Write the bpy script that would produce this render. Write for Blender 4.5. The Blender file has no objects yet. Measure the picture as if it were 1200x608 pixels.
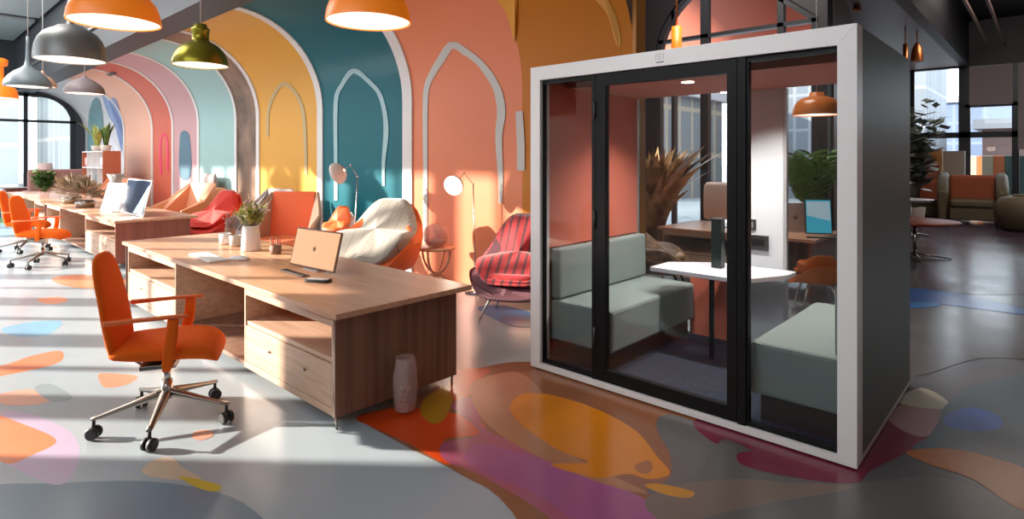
import bpy, bmesh, math, random
from mathutils import Vector, Matrix
PI = math.pi
R = math.radians
C = bpy.context.scene.collection
random.seed(7)

# ------------------------------------------------------------ camera model
F = 685.0; EYE = 1.65; CA, SA = 0.735, 0.678
def cam2w(xc, yc): return (CA*xc - SA*yc, SA*xc + CA*yc)
def G(px, py, z=0.0):
    "where the sight line through a point of the photograph meets the level z"
    yc = F*(EYE-z)/(py-185.0); return cam2w((px-600)/F*yc, yc)
def XonY(px, Y):
    r = (px-600)/F; return (CA*r-SA)*Y/(SA*r+CA)
def YonX(px, X):
    r = (px-600)/F; return (SA*r+CA)*X/(CA*r-SA)

# ------------------------------------------------------------ materials
def mat(name, col, rough=0.5, metal=0.0, spec=0.5, emit=None, es=0, coat=0, alpha=None, sheen=0, bump=0, bscale=60, noise=0.0, nscale=6, trans=0):
    m = bpy.data.materials.new(name); m.use_nodes = True
    nt = m.node_tree; b = nt.nodes['Principled BSDF']
    b.inputs['Base Color'].default_value = (*col, 1)
    b.inputs['Roughness'].default_value = rough
    b.inputs['Metallic'].default_value = metal
    b.inputs['Specular IOR Level'].default_value = spec
    b.inputs['Coat Weight'].default_value = coat
    b.inputs['Coat Roughness'].default_value = 0.08
    b.inputs['Sheen Weight'].default_value = sheen
    b.inputs['Transmission Weight'].default_value = trans
    if emit: b.inputs['Emission Color'].default_value = (*emit, 1); b.inputs['Emission Strength'].default_value = es
    tc = nt.nodes.new('ShaderNodeTexCoord')
    if noise:
        n = nt.nodes.new('ShaderNodeTexNoise'); n.inputs['Scale'].default_value = nscale; n.inputs['Detail'].default_value = 4
        nt.links.new(tc.outputs['Object'], n.inputs['Vector'])
        r = nt.nodes.new('ShaderNodeValToRGB')
        r.color_ramp.elements[0].position = .3; r.color_ramp.elements[1].position = .7
        r.color_ramp.elements[0].color = (*[max(0, c*(1-noise)) for c in col], 1)
        r.color_ramp.elements[1].color = (*[min(1, c*(1+noise)) for c in col], 1)
        nt.links.new(n.outputs['Fac'], r.inputs['Fac']); nt.links.new(r.outputs['Color'], b.inputs['Base Color'])
    if bump:
        n = nt.nodes.new('ShaderNodeTexNoise'); n.inputs['Scale'].default_value = bscale; n.inputs['Detail'].default_value = 3
        nt.links.new(tc.outputs['Object'], n.inputs['Vector'])
        bp = nt.nodes.new('ShaderNodeBump'); bp.inputs['Strength'].default_value = bump; bp.inputs['Distance'].default_value = .01
        nt.links.new(n.outputs['Fac'], bp.inputs['Height']); nt.links.new(bp.outputs['Normal'], b.inputs['Normal'])
    return m

def wood(name, c1, c2, stretch=(1.2, 22, 22), rough=0.38, planks=None):
    m = mat(name, c1, rough); nt = m.node_tree; b = nt.nodes['Principled BSDF']
    tc = nt.nodes.new('ShaderNodeTexCoord'); mp = nt.nodes.new('ShaderNodeMapping')
    mp.inputs['Scale'].default_value = stretch
    nt.links.new(tc.outputs['Object'], mp.inputs['Vector'])
    n = nt.nodes.new('ShaderNodeTexNoise'); n.inputs['Scale'].default_value = 1.0; n.inputs['Detail'].default_value = 6; n.inputs['Distortion'].default_value = .6
    nt.links.new(mp.outputs['Vector'], n.inputs['Vector'])
    r = nt.nodes.new('ShaderNodeValToRGB'); r.color_ramp.elements[0].position = .32; r.color_ramp.elements[1].position = .68
    r.color_ramp.elements[0].color = (*c2, 1); r.color_ramp.elements[1].color = (*c1, 1)
    nt.links.new(n.outputs['Fac'], r.inputs['Fac']); nt.links.new(r.outputs['Color'], b.inputs['Base Color'])
    return m

def stripes(name, c1, c2, axis=1, freq=12, rough=.8, wid=.35):
    m = mat(name, c1, rough, sheen=.3); nt = m.node_tree; b = nt.nodes['Principled BSDF']
    tc = nt.nodes.new('ShaderNodeTexCoord'); sp = nt.nodes.new('ShaderNodeSeparateXYZ'); nt.links.new(tc.outputs['Object'], sp.inputs[0])
    mu = nt.nodes.new('ShaderNodeMath'); mu.operation = 'MULTIPLY'; mu.inputs[1].default_value = freq; nt.links.new(sp.outputs[axis], mu.inputs[0])
    fr = nt.nodes.new('ShaderNodeMath'); fr.operation = 'FRACT'; nt.links.new(mu.outputs[0], fr.inputs[0])
    lt = nt.nodes.new('ShaderNodeMath'); lt.operation = 'LESS_THAN'; lt.inputs[1].default_value = wid; nt.links.new(fr.outputs[0], lt.inputs[0])
    mx = nt.nodes.new('ShaderNodeMix'); mx.data_type = 'RGBA'; nt.links.new(lt.outputs[0], mx.inputs['Factor'])
    mx.inputs['A'].default_value = (*c1, 1); mx.inputs['B'].default_value = (*c2, 1)
    nt.links.new(mx.outputs['Result'], b.inputs['Base Color']); return m

def glass(name, tint=(.93, .96, .97), refl=1.0, rough=.0):
    m = bpy.data.materials.new(name); m.use_nodes = True; nt = m.node_tree; nt.nodes.clear()
    o = nt.nodes.new('ShaderNodeOutputMaterial'); t = nt.nodes.new('ShaderNodeBsdfTransparent'); t.inputs[0].default_value = (*tint, 1)
    g = nt.nodes.new('ShaderNodeBsdfGlossy'); g.inputs['Roughness'].default_value = rough; g.inputs[0].default_value = (1, 1, 1, 1)
    f = nt.nodes.new('ShaderNodeFresnel'); f.inputs[0].default_value = 1.45
    mu = nt.nodes.new('ShaderNodeMath'); mu.operation = 'MULTIPLY'; mu.inputs[1].default_value = refl; nt.links.new(f.outputs[0], mu.inputs[0])
    mx = nt.nodes.new('ShaderNodeMixShader'); nt.links.new(mu.outputs[0], mx.inputs[0]); nt.links.new(t.outputs[0], mx.inputs[1]); nt.links.new(g.outputs[0], mx.inputs[2])
    nt.links.new(mx.outputs[0], o.inputs[0]); return m

def facade(name, cwall, cglass, w, h, mort=.06, emit=0):
    m = mat(name, cwall, .6); nt = m.node_tree; b = nt.nodes['Principled BSDF']
    tc = nt.nodes.new('ShaderNodeTexCoord'); sp = nt.nodes.new('ShaderNodeSeparateXYZ'); nt.links.new(tc.outputs['Object'], sp.inputs[0])
    ad = nt.nodes.new('ShaderNodeMath'); ad.operation = 'ADD'; nt.links.new(sp.outputs[0], ad.inputs[0]); nt.links.new(sp.outputs[1], ad.inputs[1])
    cb = nt.nodes.new('ShaderNodeCombineXYZ'); nt.links.new(ad.outputs[0], cb.inputs[0]); nt.links.new(sp.outputs[2], cb.inputs[1])
    br = nt.nodes.new('ShaderNodeTexBrick'); br.offset = 0; br.inputs['Scale'].default_value = 1
    br.inputs['Brick Width'].default_value = w; br.inputs['Row Height'].default_value = h; br.inputs['Mortar Size'].default_value = mort
    br.inputs['Color1'].default_value = (*cglass, 1); br.inputs['Color2'].default_value = (*[c*.75 for c in cglass], 1); br.inputs['Mortar'].default_value = (*cwall, 1)
    nt.links.new(cb.outputs[0], br.inputs['Vector']); nt.links.new(br.outputs['Color'], b.inputs['Base Color']); return m

M = {}
M['white'] = mat('white_lacquer', (.80, .78, .77), .35)
M['podside'] = mat('grey_green_panel', (.12, .142, .13), .45)
M['black'] = mat('black_metal', (.008, .008, .009), .4, spec=.2)
M['blackplastic'] = mat('black_plastic', (.02, .02, .022), .5)
M['glass'] = glass('clear_glass')
M['podglass'] = glass('pod_glass', (.88, .89, .89), .6)
M['coral_felt'] = mat('coral_felt', (.62, .145, .085), .9, bump=.1, bscale=200, sheen=.2)
M['teal_fabric'] = mat('grey_teal_fabric', (.235, .295, .285), .9, sheen=.2, bump=.1, bscale=250)
M['dark_plinth'] = mat('dark_plinth', (.035, .028, .028), .5)
M['carpet'] = mat('blue_grey_carpet', (.028, .038, .065), 1, bump=.5, bscale=120, noise=.35, nscale=40)
M['white_top'] = mat('white_tabletop', (.80, .80, .86), .3)
M['grey_panel'] = mat('pale_blue_grey_panel', (.66, .70, .78), .4)
M['downlight'] = mat('downlight_glow', (1, 1, 1), emit=(1, .95, .88), es=14)
M['chrome'] = mat('chrome', (.62, .60, .57), .22, metal=1)
M['bronze_metal'] = mat('warm_grey_metal', (.33, .29, .25), .3, metal=1)
M['orange_fabric'] = mat('orange_fabric', (.95, .15, .008), .8, spec=.2, bump=.15, bscale=180)
M['orange_arm'] = mat('orange_arm', (.92, .17, .03), .5)
M['oak'] = wood('oak_top', (.70, .40, .25), (.56, .29, .17), (1.3, 18, 18), .33)
M['oak_front'] = wood('oak_front', (.68, .45, .31), (.52, .32, .21), (1.5, 18, 26), .42)
M['walnut'] = wood('walnut_side', (.27, .13, .08), (.14, .065, .04), (14, 14, .5), .4)
M['walnut_in'] = wood('walnut_inside', (.34, .19, .13), (.21, .11, .075), (10, 10, .8), .5)
M['redwood'] = wood('reddish_wood', (.36, .11, .07), (.25, .075, .05), (14, 14, .7), .45)
M['edge'] = mat('oak_edge', (.55, .32, .21), .45)
M['diffuser'] = mat('lamp_diffuser', (1, .9, .8), emit=(1, .84, .70), es=1.3)
M['pend_orange_glow'] = mat('orange_enamel_added_glow', (1, .27, .02), .4, coat=.1, emit=(1, .22, .01), es=.28)  # slight emission added so the opaque shades look brightly lit
M['pend_silver'] = mat('brushed_silver', (.25, .25, .245), .4, metal=.6)
M['pend_grey'] = mat('blue_grey_enamel', (.17, .21, .235), .4)
M['pend_olive'] = mat('olive_gold_metal', (.30, .26, .02), .3, metal=.75)
M['pend_rib'] = mat('mauve_grey_enamel', (.25, .20, .21), .5)
M['copper'] = mat('copper', (.75, .25, .08), .3, metal=.9)
M['cord'] = mat('pale_cord', (.6, .58, .56), .6)
M['ceramic'] = mat('white_ceramic', (.82, .81, .80), .45)
M['pot'] = mat('sand_ceramic', (.62, .55, .48), .7, noise=.12, nscale=40)
M['cup'] = mat('brown_cup', (.27, .16, .11), .7)
M['leaf'] = mat('green_leaf', (.10, .22, .05), .5, noise=.5, nscale=9)
M['leaf_pale'] = mat('pale_green_leaf', (.38, .42, .10), .6, noise=.4, nscale=20)
M['leaf_dark'] = mat('variegated_leaf', (.25, .29, .24), .4, noise=.75, nscale=14)
M['bronze_leaf'] = mat('bronze_leaf', (.42, .24, .09), .3, metal=.3, noise=.7, nscale=5)
M['dried'] = mat('dried_flower', (.40, .30, .20), .7, noise=.5, nscale=30)
M['blossom'] = mat('pink_blossom', (.60, .42, .38), .8, noise=.2, nscale=30)
M['soil'] = mat('soil', (.05, .03, .02), 1)
M['screen_orange'] = mat('orange_screen', (.35, .14, .05), .3, emit=(1, .44, .17), es=.72)
M['screen_dark'] = mat('dark_screen', (.02, .035, .07), .15)
M['screen_cyan'] = mat('cyan_screen', (.05, .3, .4), .3, emit=(.04, .42, .60), es=.6)
M['screen_pale'] = mat('pale_screen', (.4, .55, .6), .3, emit=(.45, .65, .75), es=.5)
M['logo'] = mat('dark_mark', (.25, .13, .06), .5)
M['alu'] = mat('aluminium', (.72, .72, .72), .35, metal=.6)
M['keys'] = mat('white_keys', (.85, .84, .83), .5)
M['beige_shell'] = mat('beige_fabric', (.36, .33, .285), .9, sheen=.1, bump=.2, bscale=90, noise=.08)
M['beige_quilt'] = stripes('beige_quilted_fabric', (.38, .35, .30), (.24, .215, .18), 1, 9, .9, .07)
M['orange_shell'] = mat('orange_shell', (.85, .17, .04), .45)
M['red_stripe'] = stripes('red_striped_fabric', (.42, .014, .02), (.10, .008, .012), 1, 11.5, .85, .33)
M['red_fabric'] = mat('red_fabric', (.44, .014, .018), .8, sheen=.3)
M['plum'] = mat('plum_shell', (.17, .07, .085), .6)
M['bright_red'] = mat('scarlet_fabric', (.70, .025, .012), .65, sheen=.2)
M['peach'] = mat('peach_leather', (.80, .36, .20), .6)
M['peach_dark'] = mat('rust_leather', (.62, .16, .06), .6)
M['tan'] = mat('tan_leather', (.42, .26, .18), .6)
M['grey_brown'] = mat('grey_brown_fabric', (.30, .25, .24), .8)
M['dusty'] = mat('dusty_rose_fabric', (.36, .17, .15), .9, sheen=.3)
M['lampwhite'] = mat('lamp_enamel', (.82, .74, .66), .4)
M['lampglow'] = mat('lamp_glow', (1, .95, .85), emit=(1, .88, .72), es=4.0)
def frosted(name, col, mixf, rough=.15):
    m = mat(name, col, rough); nt = m.node_tree; b = nt.nodes['Principled BSDF']; o = nt.nodes['Material Output']
    t = nt.nodes.new('ShaderNodeBsdfTransparent'); t.inputs[0].default_value = (.97, .95, .94, 1)
    mx = nt.nodes.new('ShaderNodeMixShader'); mx.inputs[0].default_value = mixf
    nt.links.new(t.outputs[0], mx.inputs[1]); nt.links.new(b.outputs[0], mx.inputs[2]); nt.links.new(mx.outputs[0], o.inputs[0]); return m
M['rose_glass'] = frosted('rose_glass', (.70, .42, .38), .32, .05)
M['vase_glass'] = frosted('cut_glass', (.62, .46, .42), .38, .08)
M['olive_leather'] = mat('olive_leather', (.155, .12, .065), .55)
M['rust_fabric'] = mat('rust_fabric', (.42, .11, .05), .8)
M['patch1'] = mat('dark_green_patch', (.05, .09, .08), .8)
M['patch2'] = mat('cream_patch', (.45, .38, .28), .8)
M['patch3'] = mat('orange_patch', (.5, .13, .04), .8)
M['rust_top'] = mat('rust_tabletop', (.45, .09, .04), .4)
M['frame_dark'] = mat('dark_window_frame', (.018, .022, .028), .4)
M['dark_ceiling'] = mat('dark_ceiling', (.012, .010, .014), .5)
M['soffit'] = mat('brown_soffit', (.20, .12, .11), .4)
M['panel_grey'] = mat('grey_ceiling_panel', (.42, .48, .50), .4)
M['beam'] = mat('charcoal_beam', (.045, .05, .06), .5)
M['plaster'] = mat('plaster', (.62, .60, .58), .8)
M['plaster_dark'] = mat('dark_plaster', (.16, .13, .13), .8)

# ------------------------------------------------------------ mesh building
class MB:
    def __init__(s): s.bm = bmesh.new(); s.mi = 0; s.sm = False
    def face(s, pts):
        vs = [s.bm.verts.new(Vector(p)) for p in pts]
        f = s.bm.faces.new(vs); f.material_index = s.mi; f.smooth = s.sm; return f
    def box(s, x0, x1, y0, y1, z0, z1, rot=None, loc=None):
        c = [Vector((x, y, z)) for z in (z0, z1) for y in (y0, y1) for x in (x0, x1)]
        if rot is not None: c = [rot @ v for v in c]
        if loc is not None: c = [v + Vector(loc) for v in c]
        v = [s.bm.verts.new(p) for p in c]
        for q in ((0, 2, 3, 1), (4, 5, 7, 6), (0, 1, 5, 4), (2, 6, 7, 3), (0, 4, 6, 2), (1, 3, 7, 5)):
            f = s.bm.faces.new([v[i] for i in q]); f.material_index = s.mi
        return s
    def rings(s, rings, cap=True, closed=True, smooth=True):
        vs = [[s.bm.verts.new(Vector(p)) for p in r] for r in rings]
        n = len(vs[0])
        for a, b in zip(vs, vs[1:]):
            for i in range(n if closed else n-1):
                j = (i+1) % n
                f = s.bm.faces.new((a[i], a[j], b[j], b[i])); f.smooth = smooth; f.material_index = s.mi
        if cap and closed:
            for r, rev in ((vs[0], True), (vs[-1], False)):
                f = s.bm.faces.new(list(reversed(r)) if rev else r); f.material_index = s.mi
        return s
    def lathe(s, prof, n=32, loc=(0, 0, 0), cap=False, ribs=0, depth=0.0):
        rs = []
        for (r, z) in prof:
            ring = []
            for i in range(n):
                a = 2*PI*i/n; rr = max(r, 1e-4)
                if ribs: rr *= 1-depth*(i % 2)
                ring.append((loc[0]+rr*math.cos(a), loc[1]+rr*math.sin(a), loc[2]+z))
            rs.append(ring)
        return s.rings(rs, cap=cap)
    def cyl(s, x, y, z0, z1, r, n=20, r2=None): return s.lathe([(r, z0), (r if r2 is None else r2, z1)], n, (x, y, 0), True)
    def tube(s, pts, r, n=8, r2=None):
        pts = [Vector(p) for p in pts]; rs = []
        up = Vector((0, 0, 1))
        prev = None
        for i, p in enumerate(pts):
            d = (pts[min(i+1, len(pts)-1)]-pts[max(i-1, 0)]).normalized()
            if prev is None:
                a = d.cross(up if abs(d.z) < .9 else Vector((1, 0, 0))).normalized()
            else:
                a = (prev - d*prev.dot(d)).normalized()
            prev = a; b = d.cross(a)
            rr = r if r2 is None else r+(r2-r)*i/(len(pts)-1)
            rs.append([p+a*math.cos(2*PI*k/n)*rr+b*math.sin(2*PI*k/n)*rr for k in range(n)])
        return s.rings(rs)
    def prism(s, poly, z0, z1):
        b = [s.bm.verts.new((x, y, z0)) for x, y in poly]; t = [s.bm.verts.new((x, y, z1)) for x, y in poly]
        n = len(poly)
        for f in ([t, list(reversed(b))] + [[b[i], b[(i+1) % n], t[(i+1) % n], t[i]] for i in range(n)]):
            q = s.bm.faces.new(f); q.material_index = s.mi
        return s
    def slab(s, pts, th):
        "planar polygon in space given real thickness"
        pts = [Vector(p) for p in pts]
        nrm = (pts[1]-pts[0]).cross(pts[2]-pts[0]).normalized()*th
        a = [s.bm.verts.new(p) for p in pts]; b = [s.bm.verts.new(p-nrm) for p in pts]; n = len(pts)
        for f in ([a, list(reversed(b))] + [[b[i], b[(i+1) % n], a[(i+1) % n], a[i]] for i in range(n)]):
            q = s.bm.faces.new(f); q.material_index = s.mi
        return s
    def ball(s, c, r, seg=12, sz=None):
        c = Vector(c); sz = sz or (1, 1, 1)
        rs = [[(c.x+r*sz[0]*math.sin(t)*math.cos(2*PI*k/seg), c.y+r*sz[1]*math.sin(t)*math.sin(2*PI*k/seg), c.z-r*sz[2]*math.cos(t)) for k in range(seg)]
              for t in [1e-3+(PI-2e-3)*i/(seg//2) for i in range(seg//2+1)]]
        return s.rings(rs)
    def build(s, name, m, parent=None, bevel=0, solid=0, sub=0, offset=-1):
        bmesh.ops.recalc_face_normals(s.bm, faces=s.bm.faces) if not getattr(s, 'norec', False) else None
        me = bpy.data.meshes.new(name); s.bm.to_mesh(me); s.bm.free()
        for x in (m if isinstance(m, (list, tuple)) else [m]): me.materials.append(x)
        o = bpy.data.objects.new(name, me); C.objects.link(o)
        if parent is not None: o.parent = parent
        if solid:
            md = o.modifiers.new('solid', 'SOLIDIFY'); md.thickness = solid; md.offset = offset
        if bevel:
            md = o.modifiers.new('bevel', 'BEVEL'); md.width = bevel; md.segments = 2; md.limit_method = 'ANGLE'; md.angle_limit = R(40)
        if sub:
            md = o.modifiers.new('sub', 'SUBSURF'); md.levels = sub; md.render_levels = sub
        return o

def thing(name, label, cat, loc=(0, 0, 0), rz=0, group=None):
    o = bpy.data.objects.new(name, None); C.objects.link(o); o.location = loc; o.rotation_euler = (0, 0, rz)
    o['label'] = label; o['category'] = cat
    if group: o['group'] = group
    return o
def tag(o, label, cat, group=None):
    o['label'] = label; o['category'] = cat
    if group: o['group'] = group
    return o
def struct(o): o['kind'] = 'structure'; return o
def kids(o): return [c for c in bpy.data.objects if c.parent is o]
def dup(o, loc, rz, label, group=None):
    def cp(a, par):
        c = a.copy(); C.objects.link(c); c.parent = par
        for k in kids(a): cp(k, c)
        return c
    r = cp(o, None); r.location = loc; r.rotation_euler = (0, 0, rz); r['label'] = label
    if group: r['group'] = group
    return r
def superring(c, ax, ay, a, b, n=20, e=2.6):
    out = []
    for i in range(n):
        t = 2*PI*i/n; ct, st = math.cos(t), math.sin(t)
        out.append(Vector(c)+Vector(ax)*a*math.copysign(abs(ct)**(2/e), ct)+Vector(ay)*b*math.copysign(abs(st)**(2/e), st))
    return out
def bz(p0, p1, p2, p3, n=10):
    out = []
    for i in range(n+1):
        t = i/n; out.append(tuple((1-t)**3*a+3*(1-t)**2*t*b+3*(1-t)*t*t*c+t**3*d for a, b, c, d in zip(p0, p1, p2, p3)))
    return out

# ============================================================ SETTING
# ---- floor with its painted shapes
FP = [
 # name, colour, closed outline in photograph pixels, smooth?
 ('grey', (.40, .46, .50), None),
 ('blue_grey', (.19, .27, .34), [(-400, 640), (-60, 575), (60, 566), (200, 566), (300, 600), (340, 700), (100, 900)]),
 ('lilac', (.52, .43, .58), [(-30, 488), (20, 482), (70, 498), (92, 520), (88, 552), (64, 568), (10, 545), (-40, 520)]),
 ('orange', (.72, .24, .10), [(-20, 483), (30, 498), (66, 516), (40, 532), (6, 543), (-30, 515)]),
 ('orange', (.80, .25, .12), [(-40, 440), (10, 426), (40, 416), (70, 411), (74, 420), (60, 428), (20, 437), (-30, 446)]),
 ('salmon', (.76, .30, .18), [(116, 438), (140, 438), (161, 441), (152, 449), (132, 454), (120, 452)]),
 ('blue', (.22, .45, .62), [(2, 386), (30, 378), (70, 376), (68, 384), (52, 393), (20, 394)]),
 ('orange', (.82, .30, .16), [(62, 325), (100, 322), (150, 328), (140, 334), (100, 338), (70, 333)]),
 ('orange', (.82, .36, .22), [(45, 350), (70, 348), (80, 352), (66, 356), (50, 355)]),
 ('salmon', (.74, .40, .30), [(0, 462), (40, 456), (62, 466), (44, 474), (5, 474)]),
 ('grey_dark', (.30, .36, .38), [(40, 455), (60, 450), (85, 466), (60, 470)]),
 ('cream', (.66, .52, .38), [(166, 552), (178, 540), (200, 536), (214, 548), (236, 562), (200, 562), (175, 558)]),
 ('yellow', (.62, .48, .06), [(210, 558), (234, 562), (258, 569), (254, 576), (238, 574), (222, 567)]),
 ('salmon', (.72, .34, .24), [(228, 506), (244, 504), (250, 510), (236, 516), (226, 513)]),
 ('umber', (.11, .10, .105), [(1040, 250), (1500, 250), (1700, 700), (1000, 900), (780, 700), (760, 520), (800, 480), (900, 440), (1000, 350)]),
 # right of the desk: the large painting under the pod
 ('brown', (.28, .105, .045), [(420, 489), (452, 478), (530, 445), (560, 432), (618, 424), (700, 440), (820, 480), (830, 600), (800, 760), (700, 760), (600, 600), (540, 556), (470, 520)]),
 ('red', (.70, .07, .01), [(418, 489), (470, 478), (530, 484), (566, 497), (560, 510), (520, 516), (526, 545), (480, 520), (440, 502)]),
 ('olive', (.45, .22, .01), [(492, 482), (500, 466), (527, 452), (530, 470), (520, 492), (505, 496)]),
 ('red', (.62, .10, .03), [(528, 440), (548, 432), (575, 434), (560, 446), (552, 462), (532, 470)]),
 ('pink', (.42, .10, .17), [(530, 478), (545, 466), (558, 472), (566, 500), (600, 518), (680, 552), (760, 588), (800, 640), (700, 640), (620, 590), (560, 556), (522, 540), (518, 520), (562, 508)]),
 ('magenta', (.40, .10, .26), [(560, 520), (620, 535), (700, 562), (760, 590), (790, 630), (700, 625), (630, 580), (580, 560), (545, 540)]),
 ('tan', (.44, .19, .09), [(552, 452), (575, 440), (612, 438), (640, 470), (640, 510), (690, 545), (760, 578), (700, 565), (620, 530), (580, 505), (558, 480)]),
 ('orange', (.68, .22, .006), [(598, 478), (612, 462), (650, 464), (700, 480), (745, 505), (770, 535), (785, 555), (762, 562), (735, 556), (700, 560), (645, 545), (690, 542), (655, 528), (612, 498)]),
 ('brown', (.40, .14, .04), [(745, 545), (760, 540), (765, 548), (758, 556), (746, 552)]),
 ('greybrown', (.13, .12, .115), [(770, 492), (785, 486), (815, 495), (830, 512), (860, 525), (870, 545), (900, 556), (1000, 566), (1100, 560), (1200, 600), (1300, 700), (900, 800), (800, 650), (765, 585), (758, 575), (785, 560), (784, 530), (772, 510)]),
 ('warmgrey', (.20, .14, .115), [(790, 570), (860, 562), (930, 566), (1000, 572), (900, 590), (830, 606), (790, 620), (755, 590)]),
 ('yellow', (.62, .26, .01), [(756, 570), (770, 567), (800, 573), (814, 578), (806, 584), (780, 580)]),
 ('maroon', (.17, .018, .045), [(812, 496), (850, 490), (1000, 520), (1040, 480), (1068, 500), (1086, 500), (1088, 514), (1060, 532), (1020, 552), (1000, 567), (930, 560), (872, 546), (864, 532), (880, 528), (850, 515), (838, 520)]),
 ('pinkpale', (.36, .19, .19), [(1040, 488), (1066, 472), (1112, 478), (1106, 488), (1098, 498), (1086, 512), (1060, 506)]),
 ('cream', (.50, .42, .30), [(1050, 470), (1080, 455), (1110, 470), (1108, 479), (1080, 478)]),
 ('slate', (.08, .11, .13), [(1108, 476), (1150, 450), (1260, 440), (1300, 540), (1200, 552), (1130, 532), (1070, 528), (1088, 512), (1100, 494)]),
 ('blue', (.05, .12, .38), [(1112, 484), (1140, 478), (1170, 488), (1172, 502), (1140, 506), (1108, 498)]),
 ('rust', (.42, .13, .02), [(1062, 530), (1110, 526), (1160, 536), (1220, 560), (1240, 610), (1190, 595), (1140, 562), (1090, 545)]),
 ('purple', (.09, .055, .085), [(1085, 262), (1300, 258), (1400, 330), (1200, 345), (1090, 338), (1078, 300)]),
 ('blue', (.03, .12, .40), [(1060, 338), (1110, 342), (1160, 352), (1200, 362), (1230, 372), (1160, 364), (1100, 356), (1058, 350)]),
 ('blue', (.03, .18, .48), [(1062, 354), (1096, 355), (1100, 359), (1064, 361)]),
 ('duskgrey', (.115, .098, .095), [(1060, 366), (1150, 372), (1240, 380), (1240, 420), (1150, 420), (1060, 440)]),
 ('blue', (.06, .20, .42), [(560, 362), (590, 358), (625, 368), (640, 380), (600, 382)]),
 ('green', (.16, .42, .20), [(-30, 255), (0, 249), (12, 253), (8, 263), (-20, 268)]),
 ('blue', (.30, .50, .62), [(-60, 266), (30, 262), (50, 270), (-10, 278)]),
]
def smooth_poly(p, k=5):
    out = []; n = len(p)
    for i in range(n):
        p0, p1, p2, p3 = p[i-1], p[i], p[(i+1) % n], p[(i+2) % n]
        for j in range(k):
            t = j/k
            out.append(tuple(.5*((2*b)+(-a+c)*t+(2*a-5*b+4*c-d)*t*t+(-a+3*b-3*c+d)*t**3) for a, b, c, d in zip(p0, p1, p2, p3)))
    return out
def floor_mat(name, col):
    m = mat(name, col, .2, spec=.5, noise=.10, nscale=.6)
    nt = m.node_tree; b = nt.nodes['Principled BSDF']
    tc = nt.nodes.new('ShaderNodeTexCoord'); n = nt.nodes.new('ShaderNodeTexNoise'); n.inputs['Scale'].default_value = 1.3; n.inputs['Detail'].default_value = 3
    nt.links.new(tc.outputs['Object'], n.inputs['Vector'])
    mr = nt.nodes.new('ShaderNodeMapRange'); mr.inputs['To Min'].default_value = .14; mr.inputs['To Max'].default_value = .30
    nt.links.new(n.outputs['Fac'], mr.inputs['Value']); nt.links.new(mr.outputs['Result'], b.inputs['Roughness'])
    return m
fl = MB(); fmats = []
fl.face([(-27, -3.2, 0), (4, -3.2, 0), (4, 23, 0), (-27, 23, 0)])
fl.bm.faces.ensure_lookup_table()
fmats.append(floor_mat('epoxy_floor', FP[0][1]))
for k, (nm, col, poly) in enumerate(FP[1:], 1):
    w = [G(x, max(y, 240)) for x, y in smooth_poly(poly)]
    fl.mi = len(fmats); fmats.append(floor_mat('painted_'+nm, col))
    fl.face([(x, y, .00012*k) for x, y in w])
for f in fl.bm.faces:
    if f.normal.z < 0 or (f.normal_update() or f.normal.z < 0): f.normal_flip()
fl.norec = True
floor = struct(fl.build('floor', fmats))

# ---- striped wall that curves into the vault
WY, SPR, VR = 5.2, 2.48, 1.52
def prof(z):
    return WY if z <= SPR else WY-VR+math.sqrt(max(0, VR*VR-(z-SPR)**2))
PROF = [(WY, 0), (WY, 1.2), (WY, SPR)] + [(WY-VR+VR*math.cos(R(a)), SPR+VR*math.sin(R(a))) for a in range(6, 91, 6)]
bnd = [-26.3] + [XonY(p, WY) for p in (146, 179, 203, 233, 277, 303, 376, 478.5, 612)] + [-3.09]
scol = [('w0', (.62, .60, .62)), ('peach', (.80, .42, .28)), ('brick', (.60, .13, .075)), ('mauve', (.56, .33, .34)), ('pale_teal', (.33, .52, .51)),
        ('brown', (.21, .135, .095)), ('yellow', (.70, .36, .06)), ('teal', (.0, .115, .15)), ('coral', (.74, .235, .12)), ('ochre', (.50, .165, .008))]
wl = MB(); wm = []
def wallmat(n, c, **k): m = mat('wall_'+n, c, .4, spec=.2, **k); return m
RW = [.05, .06, .06, .06, .06, .05, .07, .09, .11, 0, 0]
for i in range(10):
    wl.mi = len(wm); wm.append(wallmat(scol[i][0], scol[i][1], noise=(.6 if i == 5 else 0), nscale=1.6))
    a, b = bnd[i], bnd[i+1]
    wl.rings([[(a, y, z) for y, z in PROF], [(b, y, z) for y, z in PROF]], cap=False, closed=False)
wl.mi = len(wm); wm.append(mat('wall_rib', (.70, .68, .66), .45))
for i in range(1, 10):
    w = RW[i] if i < 9 else 0
    if not w: continue
    x0, x1 = bnd[i]-w, bnd[i]+w
    off = .025
    inn = [(y-off*(1 if z <= SPR else (y-(WY-VR))/VR), z-off*(0 if z <= SPR else (z-SPR)/VR)) for y, z in PROF]
    wl.rings([[(x0, y, z) for y, z in PROF], [(x0, y, z) for y, z in inn], [(x1, y, z) for y, z in inn], [(x1, y, z) for y, z in PROF]], cap=False, closed=False, smooth=False)
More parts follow.
